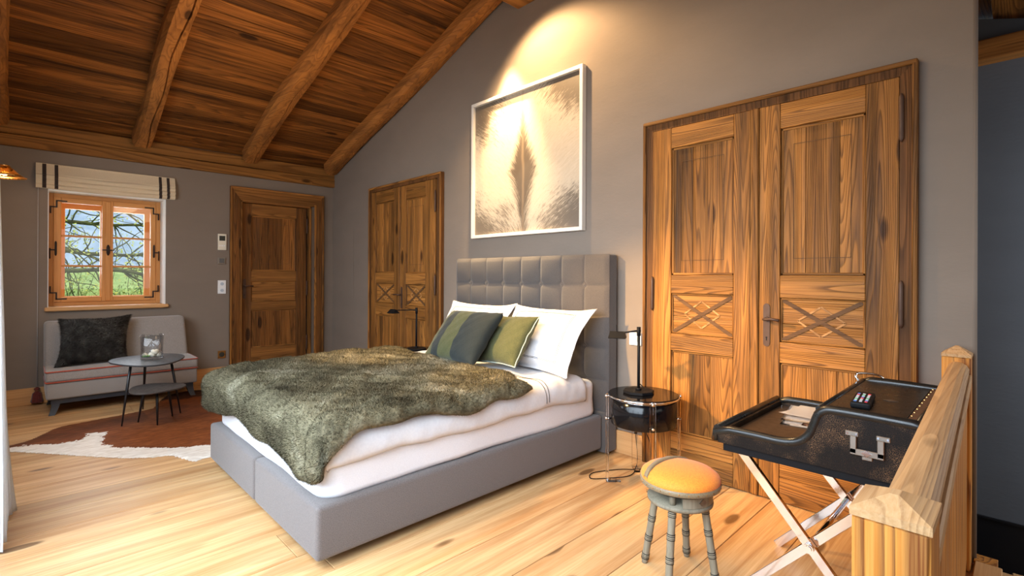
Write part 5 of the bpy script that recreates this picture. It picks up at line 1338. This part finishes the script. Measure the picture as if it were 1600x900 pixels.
# ------------------------------------------------------------------ curtain and wall sconce at the left
cu = thing('curtain', 'long white curtain hanging at the left picture edge', 'curtain', (-3.06, -3.1, .01))
bm = nm()
def cf(u, v):
    y = -2.745-.62*u; fold = math.sin(u*2*PI*5.0+.8+.5*math.sin(v*3)); z = 2.005*(1-v)+.008
    amp = .028+.018*v; fl_ = .030*max(0, (v-.72)/.28)**2*math.exp(-(u/.25)**2)+.03*v
    return Vector((-3.075+amp*fold+fl_-.01, y+.012*math.sin(u*25+v*4)+(-.10*max(0, (v-.8)/.2)**2*math.exp(-(u/.2)**2)), z))
grid(bm, cf, 150, 60); bmesh.ops.solidify(bm, geom=bm.faces[:], thickness=.003); obj('curtain_cloth', bm, M_curtain, cu, smooth=True)
bm = nm(); tube(bm, [(-3.085, -2.70, 2.02), (-3.085, -6.5, 2.02)], .012, 12); obj('curtain_rod', bm, M_black, cu)
for y in (-2.72, -6.45): bm = nm(); tube(bm, [(-3.2, y, 2.02), (-3.085, y, 2.02)], .008, 8); obj('rod_bracket', bm, M_black, cu)
sc = thing('wall_sconce', 'brass wall lamp with a folded shade beside the curtain', 'lamp', (-3.19, -1.0, 1.95))
bm = nm(); tube(bm, [(-3.2, -1.0, 1.95), (-3.188, -1.0, 1.95)], .045, 20); tube(bm, smooth3([(-3.19, -1.0, 1.95), (-3.14, -1.0, 1.93), (-3.10, -1.0, 1.97), (-3.075, -1.0, 2.02)]), .006, 8); obj('arm', bm, M_brass, sc)
bm = nm(); prof2 = [(.028, 2.055), (.035, 2.04), (.085, 1.99), (.128, 1.963)]; lathe(bm, prof2, (-3.07, -1.0), 32, False, False); bmesh.ops.solidify(bm, geom=bm.faces[:], thickness=.0025); obj('lamp_shade', bm, M_brass, sc)
bm = nm(); bmesh.ops.create_icosphere(bm, subdivisions=2, radius=.022); bmesh.ops.translate(bm, verts=bm.verts, vec=(-3.07, -1.0, 1.995)); obj('bulb', bm, plain('warm_bulb', (1, .8, .5), .3, Emission_Color=(1, .62, .3, 1), Emission_Strength=14), sc, smooth=True)
lamp('POINT', 'sconce_light', (-3.07, -1.0, 1.955), (0, 0, 0), 5, (1, .62, .32), shadow_soft_size=.02)

# glazed doors of the left opening (mostly outside the frame)
gd = thing('window_2', 'tall glazed timber doors of the left wall beside the curtain', 'window', (-3.3, -4.75, 0), kind='structure')
for k in range(5):
    y = -2.93-.905*k; bm = nm(); box(bm, -3.30, -3.24, y-.035, y+.035, 0, 2.3, bev=.004, seg=1); obj('window_post', bm, M_win, gd)
for z in (.03, 2.26): bm = nm(); box(bm, -3.30, -3.24, -6.58, -2.92, z-.03, z+.035, bev=.004, seg=1); obj('window_rail', bm, M_win, gd)
for k in range(4): bm = nm(); box(bm, -3.275, -3.270, -3.80-.905*k, -2.965-.905*k, .065, 2.23); obj('pane', bm, M_pane, gd)

# ------------------------------------------------------------------ outside the small window
def veg_mat(name, a, b, sc_=3., rough=.9):
    m, n, p = mat(name); tc = N(n, 'ShaderNodeTexCoord'); x = N(n, 'ShaderNodeTexNoise', Scale=sc_, Detail=8.0, Roughness=.7); n.links.new(tc.outputs['Object'], x.inputs['Vector'])
    r = ramp(n, x.outputs[0], [(.35, a), (.65, b)]); n.links.new(r.outputs[0], p.inputs['Base Color']); p.inputs['Roughness'].default_value = rough; return m
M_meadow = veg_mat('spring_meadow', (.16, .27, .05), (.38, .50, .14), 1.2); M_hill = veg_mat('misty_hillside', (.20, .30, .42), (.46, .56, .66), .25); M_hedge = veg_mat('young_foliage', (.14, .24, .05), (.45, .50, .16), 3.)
M_bark = veg_mat('mossy_bark', (.020, .018, .013), (.12, .14, .018), 7.); M_leaf = veg_mat('spring_leaf', (.42, .50, .07), (.60, .62, .14), 2.)
bm = nm(); grid(bm, lambda u, v: Vector((-45+90*u, .8+48*v, -1.6-.02*v+3.4*v*v+.25*noise2(u*30, v*20, 1))), 90, 60); o = obj('meadow', bm, M_meadow); tag(o, 'bright green spring meadow beyond the window', 'ground', kind='structure')
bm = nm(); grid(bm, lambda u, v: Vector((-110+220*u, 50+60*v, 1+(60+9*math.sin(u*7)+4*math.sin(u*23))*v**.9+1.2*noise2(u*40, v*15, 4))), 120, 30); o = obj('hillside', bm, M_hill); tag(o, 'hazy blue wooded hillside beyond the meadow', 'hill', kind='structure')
rt_ = random.Random(5)
def branch_path(p, d, L, n, wob, droop=0):
    pts = [Vector(p)]; d = Vector(d).normalized()
    for k in range(n):
        d = (d+Vector((rt_.uniform(-wob, wob), rt_.uniform(-wob, wob), rt_.uniform(-wob, wob)-droop))).normalized(); pts.append(pts[-1]+d*L/n)
    return pts
tr = thing('tree', 'old mossy tree with crooked branches just outside the window', 'tree', (-6.0, 5.0, -1.6))
bm = nm(); tr_p = [Vector((-6.0, 5.0, -1.7)), Vector((-5.9, 5.0, .2)), Vector((-5.6, 5.1, 1.6)), Vector((-5.2, 5.2, 3.2)), Vector((-5.0, 5.2, 5.0))]; tube(bm, smooth3(tr_p), [.28-.20*k/32 for k in range(33)], 12); obj('trunk', bm, M_bark, tr)
twigs = nm(); leaf_pts = []
mains = [((-5.7, 5.1, 1.1), (1, -.10, .10), 5.6), ((-5.5, 5.1, 1.9), (1, -.12, -.12), 5.8), ((-5.6, 5.1, 1.5), (1, -.05, .28), 5.5), ((-5.2, 5.2, 2.8), (1, -.15, -.26), 5.2), ((-5.8, 5.0, .7), (1, -.05, .02), 5.5), ((-5.1, 5.2, 3.6), (1, -.1, -.30), 5.0), ((-5.6, 5.1, 1.3), (1, .05, .17), 5.6)]
for mp_, md, mL in mains:
    pts = branch_path(mp_, md, mL, 16, .20); bm = nm(); tube(bm, smooth3(pts, 3), [max(.012, .060*(1-.8*k/48)) *(1+.25*rt_.random()) for k in range(49)], 8); obj('branch', bm, M_bark, tr)
    for i in range(2, 16):
        for _ in range(3):
            sp = branch_path(pts[i], (rt_.uniform(-.2, 1), rt_.uniform(-.6, .6), rt_.uniform(-1, 1)), rt_.uniform(.4, 1.3), 7, .30)
            tube(twigs, sp, [.014-.0015*k for k in range(8)], 5, cap=False)
            for q in sp[2:]:
                for _k in range(2): leaf_pts.append(q+Vector((rt_.uniform(-.08, .08), rt_.uniform(-.08, .08), rt_.uniform(-.08, .08))))
obj('twigs', twigs, M_bark, tr, stuff=True)
def leafmesh(P, size):
    bm = nm()
    for q in P:
        d = Vector((rt_.uniform(-1, 1), rt_.uniform(-1, 1), rt_.uniform(-1, 1))).normalized(); s = d.orthogonal().normalized(); L = size*rt_.uniform(.6, 1.3)
        vv = [bm.verts.new(x_) for x_ in (q, q+d*L*.5+s*L*.25, q+d*L, q+d*L*.5-s*L*.25)]; bm.faces.new(vv)
    return bm
obj('leaves', leafmesh(leaf_pts, .055), M_leaf, tr, stuff=True)
for k, (x, y, h, lab) in enumerate(((-2.3, 12, 2.7, 'pale green shrub seen through the left casement'), (-.9, 14, 2.3, 'yellow green shrub in the middle of the meadow'), (.5, 12.5, 2.9, 'bushy shrub seen through the right casement'))):
    sh_ = thing('shrub', lab, 'shrub', (x, y, -1.5), 'shrubs on the meadow')
    bm = nm(); stems = nm(); P = []
    for i in range(34):
        sp = branch_path((x+rt_.uniform(-.5, .5), y, -1.5), (rt_.uniform(-.7, .7), rt_.uniform(-.4, .4), 1), h*rt_.uniform(.7, 1.1), 8, .18); tube(stems, sp, [.022-.002*q for q in range(9)], 4, cap=False)
        for q in sp[2:]:
            for _k in range(9): P.append(q+Vector((rt_.uniform(-.4, .4), rt_.uniform(-.3, .3), rt_.uniform(-.25, .25))))
    bm.free(); obj('stems', stems, M_bark, sh_, stuff=True); obj('foliage', leafmesh(P, .12), M_hedge, sh_, stuff=True)
